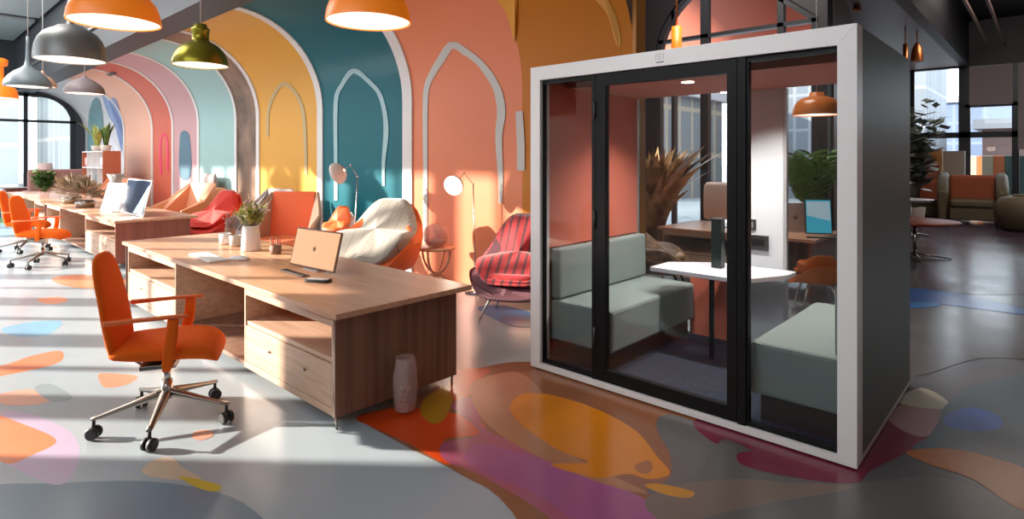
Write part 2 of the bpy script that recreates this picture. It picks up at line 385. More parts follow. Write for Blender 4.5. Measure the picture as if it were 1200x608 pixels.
# grey strip low on the boundary of coral and ochre
def surf(px, py, off=.008):
    "point of the striped wall and vault on a sight line"
    lo, hi = 0, 90
    r = (px-600)/F; k = (185-py)/F
    # walk along the profile
    best = None
    for s in range(0, 400):
        if s < 200: y, z = WY, SPR*s/200
        else:
            a = R((s-200)*.45); y, z = WY-VR+VR*math.cos(a), SPR+VR*math.sin(a)
        yc = y/(SA*r+CA); e = abs(EYE+k*yc-z)
        if best is None or e < best[0]: best = (e, s, y, z, yc)
    _, s, y, z, yc = best
    X = (CA*r-SA)*yc
    if z <= SPR: return Vector((X, y-off, z))
    return Vector((X, y-off*(y-(WY-VR))/VR, z-off*(z-SPR)/VR))
def ribbon(pts, w0, col, name, off=.01):
    wl.mi = len(wm); wm.append(wallmat(name, col))
    cr = []
    n = len(pts)
    P = []
    for i in range(n-1):
        p0 = pts[max(i-1, 0)]; p1 = pts[i]; p2 = pts[i+1]; p3 = pts[min(i+2, n-1)]
        for j in range(4):
            t = j/4; P.append(tuple(.5*((2*b)+(-a+c)*t+(2*a-5*b+4*c-d)*t*t+(-a+3*b-3*c+d)*t**3) for a, b, c, d in zip(p0, p1, p2, p3)))
    P.append(tuple(pts[-1]))
    L, Rr = [], []
    for i, p in enumerate(P):
        q0, q1 = P[max(i-1, 0)], P[min(i+1, len(P)-1)]
        dx, dy = q1[0]-q0[0], q1[1]-q0[1]; l = math.hypot(dx, dy) or 1
        h = p[2]/2 if len(p) > 2 else w0/2
        L.append(surf(p[0]-dy/l*h, p[1]+dx/l*h, off)); Rr.append(surf(p[0]+dy/l*h, p[1]-dx/l*h, off))
    wl.rings([L, Rr], cap=False, closed=False, smooth=False)
def fillshape(pts, col, name, off=.008):
    wl.mi = len(wm); wm.append(wallmat(name, col)); ps = [surf(x, y, off) for x, y in smooth_poly(pts, 3)]
    zs = ps
    f = wl.face(ps)
GL = (.55, .55, .52)
for pts, w, c, nm in (
    ([(499, 285, 5), (499, 200, 5), (499, 120, 6), (503, 95, 7), (516, 72, 9), (529, 53, 9), (545, 60, 8), (565, 76, 8), (582, 102, 9), (588, 130, 10), (585, 160, 8), (587, 205, 6), (587, 238, 4)], 6, GL, 'line_coral'),
    ([(394, 235, 4), (394, 190, 4), (394, 120, 5), (401, 100, 5), (414, 83, 6), (428, 91, 5), (444, 108, 5), (451, 130, 5), (453, 155, 6), (450, 190, 4), (450, 218, 3)], 5, (.35, .52, .55), 'line_teal'),
    ([(314, 160, 3), (315, 130, 3), (322, 110, 4), (333, 98, 4), (346, 108, 4), (355, 128, 4), (358, 160, 4), (359, 205, 3)], 3, (.50, .38, .19), 'line_yellow'),
    ([(189, 205, 2), (188, 170, 2), (191, 158, 2), (195, 160, 2), (197, 175, 2), (197, 200, 2)], 2, (.80, .06, .16), 'line_pink'),
):
    ribbon(pts, w, c, nm)
ribbon([(611, 200, 9), (611, 170, 9), (610, 150, 9), (609, 130, 8)], 9, (.55, .53, .50), 'strip_grey', .012)
fillshape([(211, 206), (211, 162), (214, 154), (219, 154), (223, 163), (224, 206)], (.10, .19, .25), 'arch_blue')
fillshape([(104, 205), (103, 150), (106, 125), (112, 114), (118, 120), (121, 150), (116, 180), (112, 205)], (.09, .22, .24), 'arch_teal')
fillshape([(120, 112), (128, 118), (134, 114), (142, 135), (144, 170), (142, 176), (136, 150), (130, 140), (126, 132)], (.22, .30, .52), 'flame_blue')
fillshape([(576, -10), (590, 8), (599, 30), (604, 50), (606, 20), (604, -10)], (.72, .34, .05), 'leaf_ochre', .014)
fillshape([(690, -10), (712, 16), (722, 50), (728, 50), (722, 18), (706, -10)], (.68, .33, .08), 'leaf_ochre_two')
wl.norec = True
struct(wl.build('wall_back', wm))
# end post of the striped wall
e = MB(); e.box(-3.085, -3.04, 5.12, 5.3, 0, 5.7); struct(e.build('trim_1', mat('ochre_trim', (.5, .2, .03), .35)))
e = MB(); e.box(-3.9, -3.09, 5.28, 5.4, 0, 5.7); struct(e.build('wall_return', M['plaster_dark']))

# ---- ceiling, beams, unseen walls
c = MB(); c.box(-26.6, 2.6, -3.2, 3.2, 5.7, 5.8); c.box(-2.0, 2.6, 3.2, 22.4, 5.7, 5.8); c.box(-5.6, -2.0, 3.2, 9.2, 5.7, 5.8)
c.mi = 1
xs = [-26.2, -21.5, -15.9, -10.3, -4.7, 2.4]
for a, b in zip(xs, xs[1:]):
    c.box(a+.35, b-.35, -3, .55, 5.62, 5.70); c.box(a+.35, b-.35, .75, 3.1, 5.62, 5.70)
struct(c.build('ceiling', [M['dark_ceiling'], M['panel_grey']]))
b = MB(); b.box(-26.4, -3.1, 3.16, 3.68, 3.92, 4.55); b.box(-26.4, -3.1, 3.2, 3.3, 4.55, 5.75); b.box(-26.4, -3.1, 3.6, 3.7, 4.0, 5.75)
struct(b.build('beam', M['beam']))
for n, (zz, yy) in enumerate(((4.42, 3.1),)):
    b = MB(); b.box(-26.3, -3.3, yy, yy+.04, zz, zz+.05); struct(b.build('trim_2', M['pend_silver']))
# unseen windowed wall beside the camera; lintels shaped to limit the low sun's reach
w = MB()
x = -26.3
while x < -7.4:
    top = 5.45 if x < -12.0 else (2.55 if x > -10.6 else 3.3)
    pier = .34
    w.box(x, x+pier, -3.15, -2.95, 0, 5.7)
    w.box(x+pier, x+2.1, -3.15, -2.95, top, 5.7)
    w.box(x+pier, x+2.1, -3.15, -2.95, 0, .25)
    w.box(x+pier, x+2.1, -3.09, -3.01, 1.45, 1.53); w.box(x+pier, x+2.1, -3.09, -3.01, 3.6, 3.7)
    w.box(x+1.18, x+1.25, -3.09, -3.01, .25, top)
    if x > -10: w.box(x+1.25, x+2.1, -3.15, -2.95, 0, 5.7)
    x += 2.1
w.box(x, 2.6, -3.15, -2.95, 0, 3.8); w.box(x, 2.6, -3.15, -2.95, 5.45, 5.7)  # high openings above this stretch are added for sky fill on the pendants
while x < 2.5: w.box(x, x+.3, -3.15, -2.95, 3.8, 5.45); x += 1.9
struct(w.build('wall_front', M['plaster']))
w = MB(); w.box(2.5, 2.6, -3.15, 22.4, 0, 5.7); struct(w.build('wall_right', M['plaster_dark']))

# ---- left wall with its wide arched window
LX = -26.3
def archtop(y, y0, y1, top, rad):
    if y < y0+rad: d = y0+rad-y
    elif y > y1-rad: d = y-(y1-rad)
    else: return top
    return top-rad+math.sqrt(max(0, rad*rad-d*d))
def arched_wall(axis, pos, th, a0, a1, zt, o0, o1, topf, n=44, sill=0):
    mb = MB()
    def bx(u0, u1, z0, z1):
        if axis == 'x': mb.box(pos-th, pos, u0, u1, z0, z1)
        else: mb.box(u0, u1, pos, pos+th, z0, z1)
    bx(a0, o0, 0, zt); bx(o1, a1, 0, zt)
    if sill: bx(o0, o1, 0, sill)
    for i in range(n):
        u0 = o0+(o1-o0)*i/n; u1 = o0+(o1-o0)*(i+1)/n
        z0, z1 = topf(u0), topf(u1)
        t = [(u0, z0), (u1, z1), (u1, zt), (u0, zt)]
        P = [[(pos-th if axis == 'x' else pos+th, u, z) for u, z in t], [(pos, u, z) for u, z in t]]
        if axis == 'y': P = [[(q[1], q[0], q[2]) for q in r] for r in P]
        mb.rings(P, smooth=False)
    return mb
def arch_frame(axis, pos, o0, o1, topf, wd, dp, n=44, z0=0.02, bars=(), rails=()):
    "band following the opening, plus upright bars and level rails"
    mb = MB()
    us = [o0+(o1-o0)*i/n for i in range(n+1)]
    outer = [(o0, z0)] + [(u, topf(u)) for u in us] + [(o1, z0)]
    cu = (o0+o1)/2; inner = []
    for i, (u, z) in enumerate(outer):
        q0, q1 = outer[max(i-1, 0)], outer[min(i+1, len(outer)-1)]
        du, dz = q1[0]-q0[0], q1[1]-q0[1]; l = math.hypot(du, dz) or 1
        inner.append((u+dz/l*wd, z-du/l*wd) if 0 < i < len(outer)-1 else (u+(wd if i == 0 else -wd), z))
    def P(u, d, z): return (pos+d, u, z) if axis == 'x' else (u, pos+d, z)
    for i in range(len(outer)-1):
        a, b2, c2, d2 = outer[i], outer[i+1], inner[i+1], inner[i]
        mb.rings([[P(q[0], -dp/2, q[1]) for q in (a, b2, c2, d2)], [P(q[0], dp/2, q[1]) for q in (a, b2, c2, d2)]], smooth=False)
    for u, bw in bars:
        zt = topf(u)
        if axis == 'x': mb.box(pos-dp/2, pos+dp/2, u-bw/2, u+bw/2, z0, zt)
        else: mb.box(u-bw/2, u+bw/2, pos-dp/2, pos+dp/2, z0, zt)
    for zr, rw in rails:
        ok = [u for u in us if topf(u) > zr]
        if axis == 'x': mb.box(pos-dp/2, pos+dp/2, ok[0], ok[-1], zr-rw/2, zr+rw/2)
        else: mb.box(ok[0], ok[-1], pos-dp/2, pos+dp/2, zr-rw/2, zr+rw/2)
    return mb
def pane_mb(axis, pos, o0, o1, topf, z0=.05, n=44):
    pts = [(o0, z0)] + [(o0+(o1-o0)*i/n, topf(o0+(o1-o0)*i/n)) for i in range(n+1)] + [(o1, z0)]
    mb = MB(); mb.face([(pos, u, z) if axis == 'x' else (u, pos, z) for u, z in pts]); return mb
tf = lambda y: archtop(y, -.4, 4.95, 3.98, 1.05)
lw = arched_wall('x', LX, .3, -3.1, 5.4, 5.8, -.4, 4.95, tf, sill=.02)
struct(lw.build('wall_left', mat('dark_end_wall', (.035, .04, .05), .6)))
wn = struct(arch_frame('x', LX-.12, -.38, 4.93, tf, .17, .14, bars=((3.5, .12), (1.9, .12), (.5, .12)), rails=((2.95, .09), (.3, .25))).build('window_1', M['frame_dark']))
pane_mb('x', LX-.12, -.3, 4.88, tf).build('window_glass', M['glass'], wn)

# ---- rear glazed arch behind the pod
RY = 9.0
def rtop(x):
    if x < -3.6: return 3.25+1.35*math.sqrt(max(0, 1-((x+3.6)/1.4)**2))
    return 4.6-.95*max(0, (x+3.6))/1.18*1.0
rw = arched_wall('y', RY, .25, -5.6, -2.30, 5.75, -5.0, -2.42, rtop)
struct(rw.build('wall_rear', M['dark_ceiling']))
wn = struct(arch_frame('y', RY+.1, -4.99, -2.43, rtop, .09, .12, bars=((XonY(827, RY+.1), .13), (XonY(787, RY), .05), (XonY(916, RY+.1), .09)), rails=((3.62, .06), (.06, .1))).build('window_2', M['frame_dark']))
pane_mb('y', RY+.1, -4.95, -2.46, rtop).build('window_glass', M['glass'], wn)
w = MB(); w.rings([[(-2.28, 9.26, 0), (-2.42, 9.25, 0), (-4.6, 22.2, 0), (-4.4, 22.2, 0)], [(-2.28, 9.26, 4.39), (-2.42, 9.25, 4.39), (-4.6, 22.2, 4.39), (-4.4, 22.2, 4.39)]], smooth=False)
struct(w.build('wall_side', M['soffit']))
w = MB(); w.box(-5.7, -5.6, 5.4, 9.25, 0, 5.75); struct(w.build('wall_bay', M['plaster_dark']))
w = MB(); w.prism([(-2.0, 9.26), (-2.0, 22.2), (-4.7, 22.2), (-2.45, 9.26)], 4.4, 4.62); struct(w.build('ceiling_soffit', M['soffit']))
w = MB(); w.box(-2.0, -1.8, 9.0, 22.2, 4.38, 5.7); struct(w.build('beam', M['dark_ceiling']))
for xx in (-1.35, -1.0):
    w = MB(); w.box(xx, xx+.05, 6, 21.9, 4.9, 4.97); struct(w.build('trim_3', mat('brown_rail', (.16, .10, .09), .4)))
# ---- far right window wall
BY = 22.0
w = MB(); w.box(-4.6, 2.6, BY, BY+.2, 4.36, 5.75); w.box(-1.0+.0, 2.6, BY, BY+.2, 0, 1.2) if False else None
struct(w.build('wall_far', M['dark_ceiling']))
fr = MB(); 
for xx, ww in ((XonY(1068, BY), .16), (XonY(1130, BY), .28), (XonY(1190, BY), .16), (1.2, .16)): fr.box(xx-ww/2, xx+ww/2, BY+.02, BY+.14, 0, 4.4)
fr.box(-4.4, 2.5, BY+.02, BY+.14, 2.25, 2.42); fr.box(-4.4, 2.5, BY+.02, BY+.14, 0, .3); fr.box(-1.9, -.7, BY+.02, BY+.14, 3.15, 3.25)
wn = struct(fr.build('window_3', M['frame_dark']))
g = MB(); g.face([(-4.4, BY+.08, .1), (2.5, BY+.08, .1), (2.5, BY+.08, 4.4), (-4.4, BY+.08, 4.4)]); g.build('window_glass', M['glass'], wn)
# translucent-grey roller blinds on the second bay
for i, (p0, p1, z0) in enumerate(((1136, 1187, 3.2), (1193, 1230, 1.9))):
    b = MB(); b.box(XonY(p0, BY-.05), XonY(p1, BY-.05), BY-.06, BY-.045, z0, 4.34);
    t = b.build('roller_blind', mat('blind_cloth', (.42, .37, .39), .9))
    tag(t, ('grey roller blind half lowered over the far window behind the patchwork chairs', 'pale roller blind lowered at the far right edge of the window wall')[i], 'blind', 'roller blinds')

# ---- outdoors
gd = MB(); gd.box(-90, 60, -60, 120, -.4, -.15); struct(gd.build('ground', mat('pale_paving', (.30, .30, .30), .9)))
def building(x0, x1, y0, y1, h, m, label, roof=(.4, .4, .42)):
    t = thing('building', label, 'building', ((x0+x1)/2, (y0+y1)/2, -.15), 0, 'buildings outside the windows')
    a = MB(); a.box(-(x1-x0)/2, (x1-x0)/2, -(y1-y0)/2, (y1-y0)/2, 0, h); a.build('facade', m, t)
    a = MB(); a.box(-(x1-x0)/2-.3, (x1-x0)/2+.3, -(y1-y0)/2-.3, (y1-y0)/2+.3, h, h+.4); a.build('roof', mat('roof', roof, .8), t)
    return t
building(-56, -48, -14, 6, 9, facade('fa', (.80, .80, .78), (.50, .54, .55), 2.4, 2.6, .14), 'pale glazed office block beyond the arched window on the left')
building(-52, -44, 7.5, 24, 6.0, facade('fb', (.80, .79, .77), (.50, .53, .53), 1.6, 3.0, .12), 'low white block at the right side of the arched window view')
building(-10.5, -3.5, 27, 33, 11, facade('fc', (.26, .28, .31), (.16, .19, .23), .6, 1.5, .06), 'blue-grey ribbed tower seen through the rear glazed arch')
building(-22, -11, 20, 26, 4.3, facade('fd', (.34, .28, .21), (.17, .18, .19), 1.1, 1.9, .10), 'cream arcade building low behind the rear glazed arch')
building(-7.2, -1.0, 50, 58, 5.6, facade('fe', (.13, .17, .27), (.10, .14, .23), 1.6, 1.4, .1), 'hazy blue office block beyond the far right window')
building(-15, -8.4, 52, 60, 7.4, facade('fg', (.15, .19, .30), (.12, .16, .26), 1.6, 1.4, .1), 'taller hazy blue block left of the other one beyond the far right window')
building(-2.1, 6, 31, 37, 3.0, facade('fh', (.24, .15, .14), (.20, .12, .11), 2.6, 3.0, .04), 'low dusty pink building behind the window blinds')
# coral awning outside the arch
a = MB(); 
ys = [9.8+.35*i for i in range(9)]
a.rings([[( -6.8, y, 5.0-.26*(y-9.8)**1.6) for y in ys], [(-3.15, y, 5.0-.26*(y-9.8)**1.6) for y in ys]], cap=False, closed=False)
aw = a.build('awning', mat('coral_canvas', (.72, .20, .12), .8), solid=.04)
tag(aw, 'coral canvas awning outside the glazed arch above the meeting pod', 'awning')

# ============================================================ MEETING POD
pod = thing('meeting_pod', 'white-framed glass meeting booth with black door and grey-green side', 'booth', (-3.02, 3.49, 0))
PW, PD, PH = 2.27, 1.58, 2.36
def pb(*a): m = MB(); m.box(*a); return m
m = MB(); Fw = .095
# mitred portal frame
def mitre(pts_o, pts_i, y0, y1, mb):
    for i in range(4):
        a, b2, c2, d2 = pts_o[i], pts_o[(i+1) % 4], pts_i[(i+1) % 4], pts_i[i]
        mb.rings([[(q[0], y0, q[1]) for q in (a, b2, c2, d2)], [(q[0], y1, q[1]) for q in (a, b2, c2, d2)]], smooth=False)
mitre([(0, 0.012), (PW, 0.012), (PW, PH), (0, PH)], [(Fw, .05), (PW-Fw, .05), (PW-Fw, PH-.105), (Fw, PH-.105)], 0, .12, m)
m.build('front_frame', M['white'], pod, bevel=.0015)
pb(PW-.022, PW-.002, .121, PD, .04, PH-.003).build('side_panel', M['podside'], pod)
pb(PW-.024, PW, .121, PD, .012, .04).build('side_plinth', M['alu'], pod)
pb(.002, .022, .121, PD, .02, PH-.003).build('side_panel', M['podside'], pod)
pb(.023, PW-.024, .121, PD, PH-.04, PH-.004).build('roof_panel', M['podside'], pod)
pb(.023, PW-.025, .121, PD-.005, .0305, .055).build('carpet_floor', M['carpet'], pod)
pb(.023, .06, .13, PD-.07, .93, PH-.1).build('wall_lining', M['coral_felt'], pod)
pb(PW-.062, PW-.026, .13, PD-.07, .93, PH-.1).build('wall_lining', M['coral_felt'], pod)
cl = pb(.023, PW-.026, .40, PD-.03, PH-.135, PH-.075); cl = cl.build('ceiling_lining', mat('coral_ceiling', (.55, .20, .14), .6), pod)
pb(.023, PW-.026, .13, .38, PH-.09, PH-.05).build('ceiling_shadow_gap', M['black'], pod)
for px, py in ((806, 96), (848, 108)):
    X, Y = G(px, 2*185-py, -(PH-.135)+2*EYE) if False else cam2w((px-600)/F*F*(PH-.135-EYE)/(185-py), F*(PH-.135-EYE)/(185-py))
    lx, ly = X+3.02, Y-3.49
    d = MB(); d.cyl(lx, ly, PH-.14, PH-.136, .045 if px == 806 else .025, 20); d.build('downlight', M['downlight'], pod)
for lx, ly in ((.75, .95), (1.45, 1.0)):
    L = bpy.data.lights.new('downlight_lamp', 'SPOT'); L.energy = 95; L.spot_size = R(125); L.spot_blend = .8; L.color = (1, .93, .86); L.shadow_soft_size = .05
    o = bpy.data.objects.new('downlight_lamp', L); C.objects.link(o); o.location = (-3.02+lx, 3.49+ly, PH-.16)
# rear of the pod
BYp = PD-.05
pb(XonY(857, 5.0)+3.02, XonY(917, 5.0)+3.02, BYp, PD-.005, .056, PH-.136).build('back_panel', mat('pod_white_back', (.70, .73, .77), .35), pod)
pb(.60, XonY(857, 5.0)+3.018, BYp, PD-.005, .056, .70).build('lower_back_panel', M['coral_felt'], pod)
for a0, a1 in ((.024, .05), (XonY(917, 5.0)+3.022, XonY(917, 5.0)+3.045), (PW-.06, PW-.026)):
    pb(a0, a1, BYp, PD-.005, .056, PH-.14).build('back_mullion', M['alu'], pod)
for a0, a1 in ((.052, XonY(857, 5.0)+3.018), (XonY(917, 5.0)+3.046, PW-.062)):
    g = MB(); g.face([(a0, PD-.02, .7 if a0 < 1 else .06), (a1, PD-.02, .7 if a0 < 1 else .06), (a1, PD-.02, PH-.14), (a0, PD-.02, PH-.14)]); g.build('back_glass', M['podglass'], pod)
# outlets on the back panel
xl = XonY(873, 5.0)+3.02
o = pb(xl-.06, xl+.085, BYp-.012, BYp, 1.04, 1.13).build('outlet', M['blackplastic'], pod)
q = MB(); [q.box(xl+.01+.022*i, xl+.02+.022*i, BYp-.014, BYp-.0121, 1.06, 1.11) for i in range(3)]; q.build('socket_slot', M['alu'], o)
o = pb(xl-.08, xl+.19, BYp-.02, BYp, .88, 1.0).build('tray_pocket', M['blackplastic'], pod)
pb(xl-.05, xl+.16, BYp-.024, BYp-.0201, .92, .97).build('pocket_lip', M['black'], o)
# benches
for s, (x0, x1) in enumerate(((.06, .65), (PW-.62, PW-.062))):
    st = pb(x0, x1, .16, PD-.06, .20, .52).build('bench_seat', M['teal_fabric'], pod, bevel=.025)
    if s == 0: pb(x0+.002, x0+.10, .17, PD-.07, .525, .925).build('bench_back', M['teal_fabric'], pod, bevel=.02)
    else: pb(x1-.09, x1-.002, .17, PD-.07, .525, .925).build('bench_back', M['teal_fabric'], pod, bevel=.02)
    pb(x0+(.0 if s == 0 else .06), x1-(.06 if s == 0 else 0), .18, PD-.08, .056, .198).build('bench_plinth', M['dark_plinth'], pod)
# door and fixed panes
d0, d1 = .59, 1.68
def blackframe(mb, x0, x1, z0, z1, wl_, wr, wt, wb, y0, y1):
    mb.box(x0, x0+wl_, y0, y1, z0, z1); mb.box(x1-wr, x1, y0, y1, z0, z1)
    mb.box(x0+wl_, x1-wr, y0, y1, z1-wt, z1); mb.box(x0+wl_, x1-wr, y0, y1, z0, z0+wb)
m = MB(); blackframe(m, d0+.012, d1-.055, .055, PH-.108, .085, .06, .085, .085, .018, .07)
door = m.build('door', M['black'], pod, bevel=.002)
pb(d0+.09, d1-.11, .035, .045, .13, PH-.185).build('door_glass', M['podglass'], door)
for z in (.30, 1.14, 1.93): 
    h = MB(); h.cyl(d0+.008, .012, z, z+.13, .011, 12); h.build('hinge', M['blackplastic'], door)
m = MB(); m.box(d0-.02, d0+.008, .02, .09, .051, PH-.106); m.box(d1-.05, d1, .015, .09, .051, PH-.106)
m.build('door_jamb', M['black'], pod)
for k, (a0, a1) in enumerate(((Fw, d0-.021), (d1+.001, PW-Fw))):
    m = MB(); blackframe(m, a0+.0005, a1-.0005, .051, PH-.106, .012, .006, .03, .022, .03, .07); f = m.build('side_window_frame', M['black'], pod)
    pb(a0+.012, a1-.006, .045, .053, .07, PH-.135).build('side_glass', M['podglass'], f)
# small mark at the top of the frame
lx = XonY(773, 3.49)+3.02; lz = PH-.05
m = MB(); m.box(lx-.028, lx+.028, -.0012, -.0002, lz+.022, lz+.024); m.box(lx-.028, lx-.026, -.0012, -.0002, lz-.012, lz+.024); m.box(lx+.026, lx+.028, -.0012, -.0002, lz-.012, lz+.024)
m.box(lx-.010, lx-.005, -.0012, -.0002, lz+.004, lz+.012); m.box(lx+.005, lx+.010, -.0012, -.0002, lz+.004, lz+.012); m.box(lx-.012, lx+.012, -.0012, -.0002, lz-.010, lz-.007)
for i, ww in enumerate((.008, .010, .010, .012)): m.box(lx-.026+i*.014, lx-.026+i*.014+ww, -.0012, -.0002, lz-.034, lz-.024)
m.build('logo', mat('grey_mark', (.12, .12, .12), .5), pod)

# pod table and tower
t = thing('booth_table', 'white chamfered table with black post inside the glass meeting booth', 'table', (-2.0, 4.6, .0))
m = MB(); m.prism([(x+2.0, y-4.6) for x, y in ((-2.47, 4.38), (-1.70, 4.38), (-1.50, 4.80), (-1.50, 4.985), (-2.12, 4.985), (-2.47, 4.70))], .705, .74); m.build('tabletop', M['white_top'], t, bevel=.004)
m = MB(); m.box(.0, .03, -.12, -.09, .0555, .705); m.box(-.06, .09, -.16, -.05, .69, .704); m.build('leg', M['black'], t)
t = thing('power_tower', 'tall narrow black power tower standing on the white booth table', 'power outlet', (-2.03, 4.72, .741))
m = MB(); m.box(-.042, .042, -.042, .042, 0, .40); m.build('body', mat('black_green_plastic', (.008, .018, .017), .25), t, bevel=.004)
m = MB(); m.box(-.046, .046, -.046, .046, .4005, .41); m.build('cap', M['blackplastic'], t, bevel=.002)

# ============================================================ DESKS
def desk(name, label, x0, x1, y0, y1, units, wood_side, group, legs=True, zt=.72, gapcol=None):
    """long desk along x; units = list of (xa, xb, kind) measured from the right end towards the left"""
    t = thing(name, label, 'desk', (x1, y0, 0), 0, group)
    L = x1-x0; D = y1-y0; bd = .10
    m = MB(); m.box(-L, 0, 0, D, zt-.036, zt); m.build('desktop', M['oak'], t, bevel=.003)
    zb = .075
    m = MB(); m.box(-.085, -.06, bd-.07, D-bd, zb, zt-.037); m.build('end_panel', wood_side, t)
    m = MB(); m.box(-L+.03, -L+.055, bd-.07, D-bd, zb, zt-.037); m.build('end_panel', wood_side, t)
    m = MB(); m.box(-L+.056, -.086, D-bd-.03, D-bd-.002, zb, zt-.037); m.build('back_panel', M['walnut_in'], t)
    for xa, xb, kind in units:
        xa = max(xa, .086); xb = min(xb, L-.056)
        if kind == 'unit':
            cb = MB(); cb.box(-xb, -xb+.022, .035, D-bd-.032, zb, zt-.037); cb.box(-xa-.022, -xa, .035, D-bd-.032, zb, zt-.037)
            cb.box(-xb+.0225, -xa-.0225, .035, D-bd-.032, zb, zb+.045)
            cb.box(-xb+.0225, -xa-.0225, .045, D-bd-.032, .395, .425)
            cb.box(-xb+.0225, -xa-.0225, .035, .06, zt-.10, zt-.037)
            c = cb.build('cabinet', [M['oak_front']], t, bevel=.0015)
            b = MB(); b.box(-xb+.023, -xa-.023, D-bd-.06, D-bd-.034, .426, zt-.038); b.build('cabinet_back', M['walnut_in'], c)
            dr = MB(); dr.box(-xb+.026, -xa-.026, .036, .06, zb+.05, .39); dr = dr.build('drawer', M['oak_front'], c, bevel=.002)
            for fx in (.28, .68):
                kx = -xa-(xb-xa)*fx; k = MB(); k.box(kx-.02, kx+.02, .018, .035, .275, .287); k.build('drawer_knob', M['bronze_metal'], dr, bevel=.003)
        elif kind == 'knee':
            b = MB(); b.box(-xb, -xa, .05, D-bd-.033, zb, zb+.03); b.build('footboard', M['walnut_in'], t)
    if legs:
        for fx in (-.075, -L+.05):
            for fy in (.05, D-bd-.03):
                k = MB(); k.tube([(fx, fy, zb), (fx, fy, 0.001)], .011, 8, .006); k.build('leg', M['bronze_metal'], t)
    return t
DX1, DX0 = -3.12, -7.62
desk('long_desk', 'long oak desk with walnut end panel beside the glass booth', DX0, DX1, 1.84, 2.95,
     [(.086, 1.36, 'unit'), (1.361, 2.86, 'knee'), (2.861, 4.4, 'unit')], M['walnut'], 'oak desks')
desk('long_desk', 'far oak desk with reddish end panel holding the dark monitor and white laptop', -15.5, -10.12, 2.35, 3.5,
     [(.086, 1.95, 'unit'), (1.951, 4.0, 'knee'), (4.001, 5.3, 'unit')], M['redwood'], 'oak desks')
desk('long_desk', 'farthest oak desk of the row, running towards the arched window', -20.9, -15.53, 2.35, 3.5,
     [(.086, 1.3, 'unit'), (1.301, 4.0, 'knee'), (4.001, 5.3, 'unit')], M['redwood'], 'oak desks')
desk('long_desk', 'oak desk seen through the booth glass below the rear window', -3.92, -1.95, 7.15, 8.3,
     [(.9, 2.04, 'unit')], M['redwood'], 'oak desks')

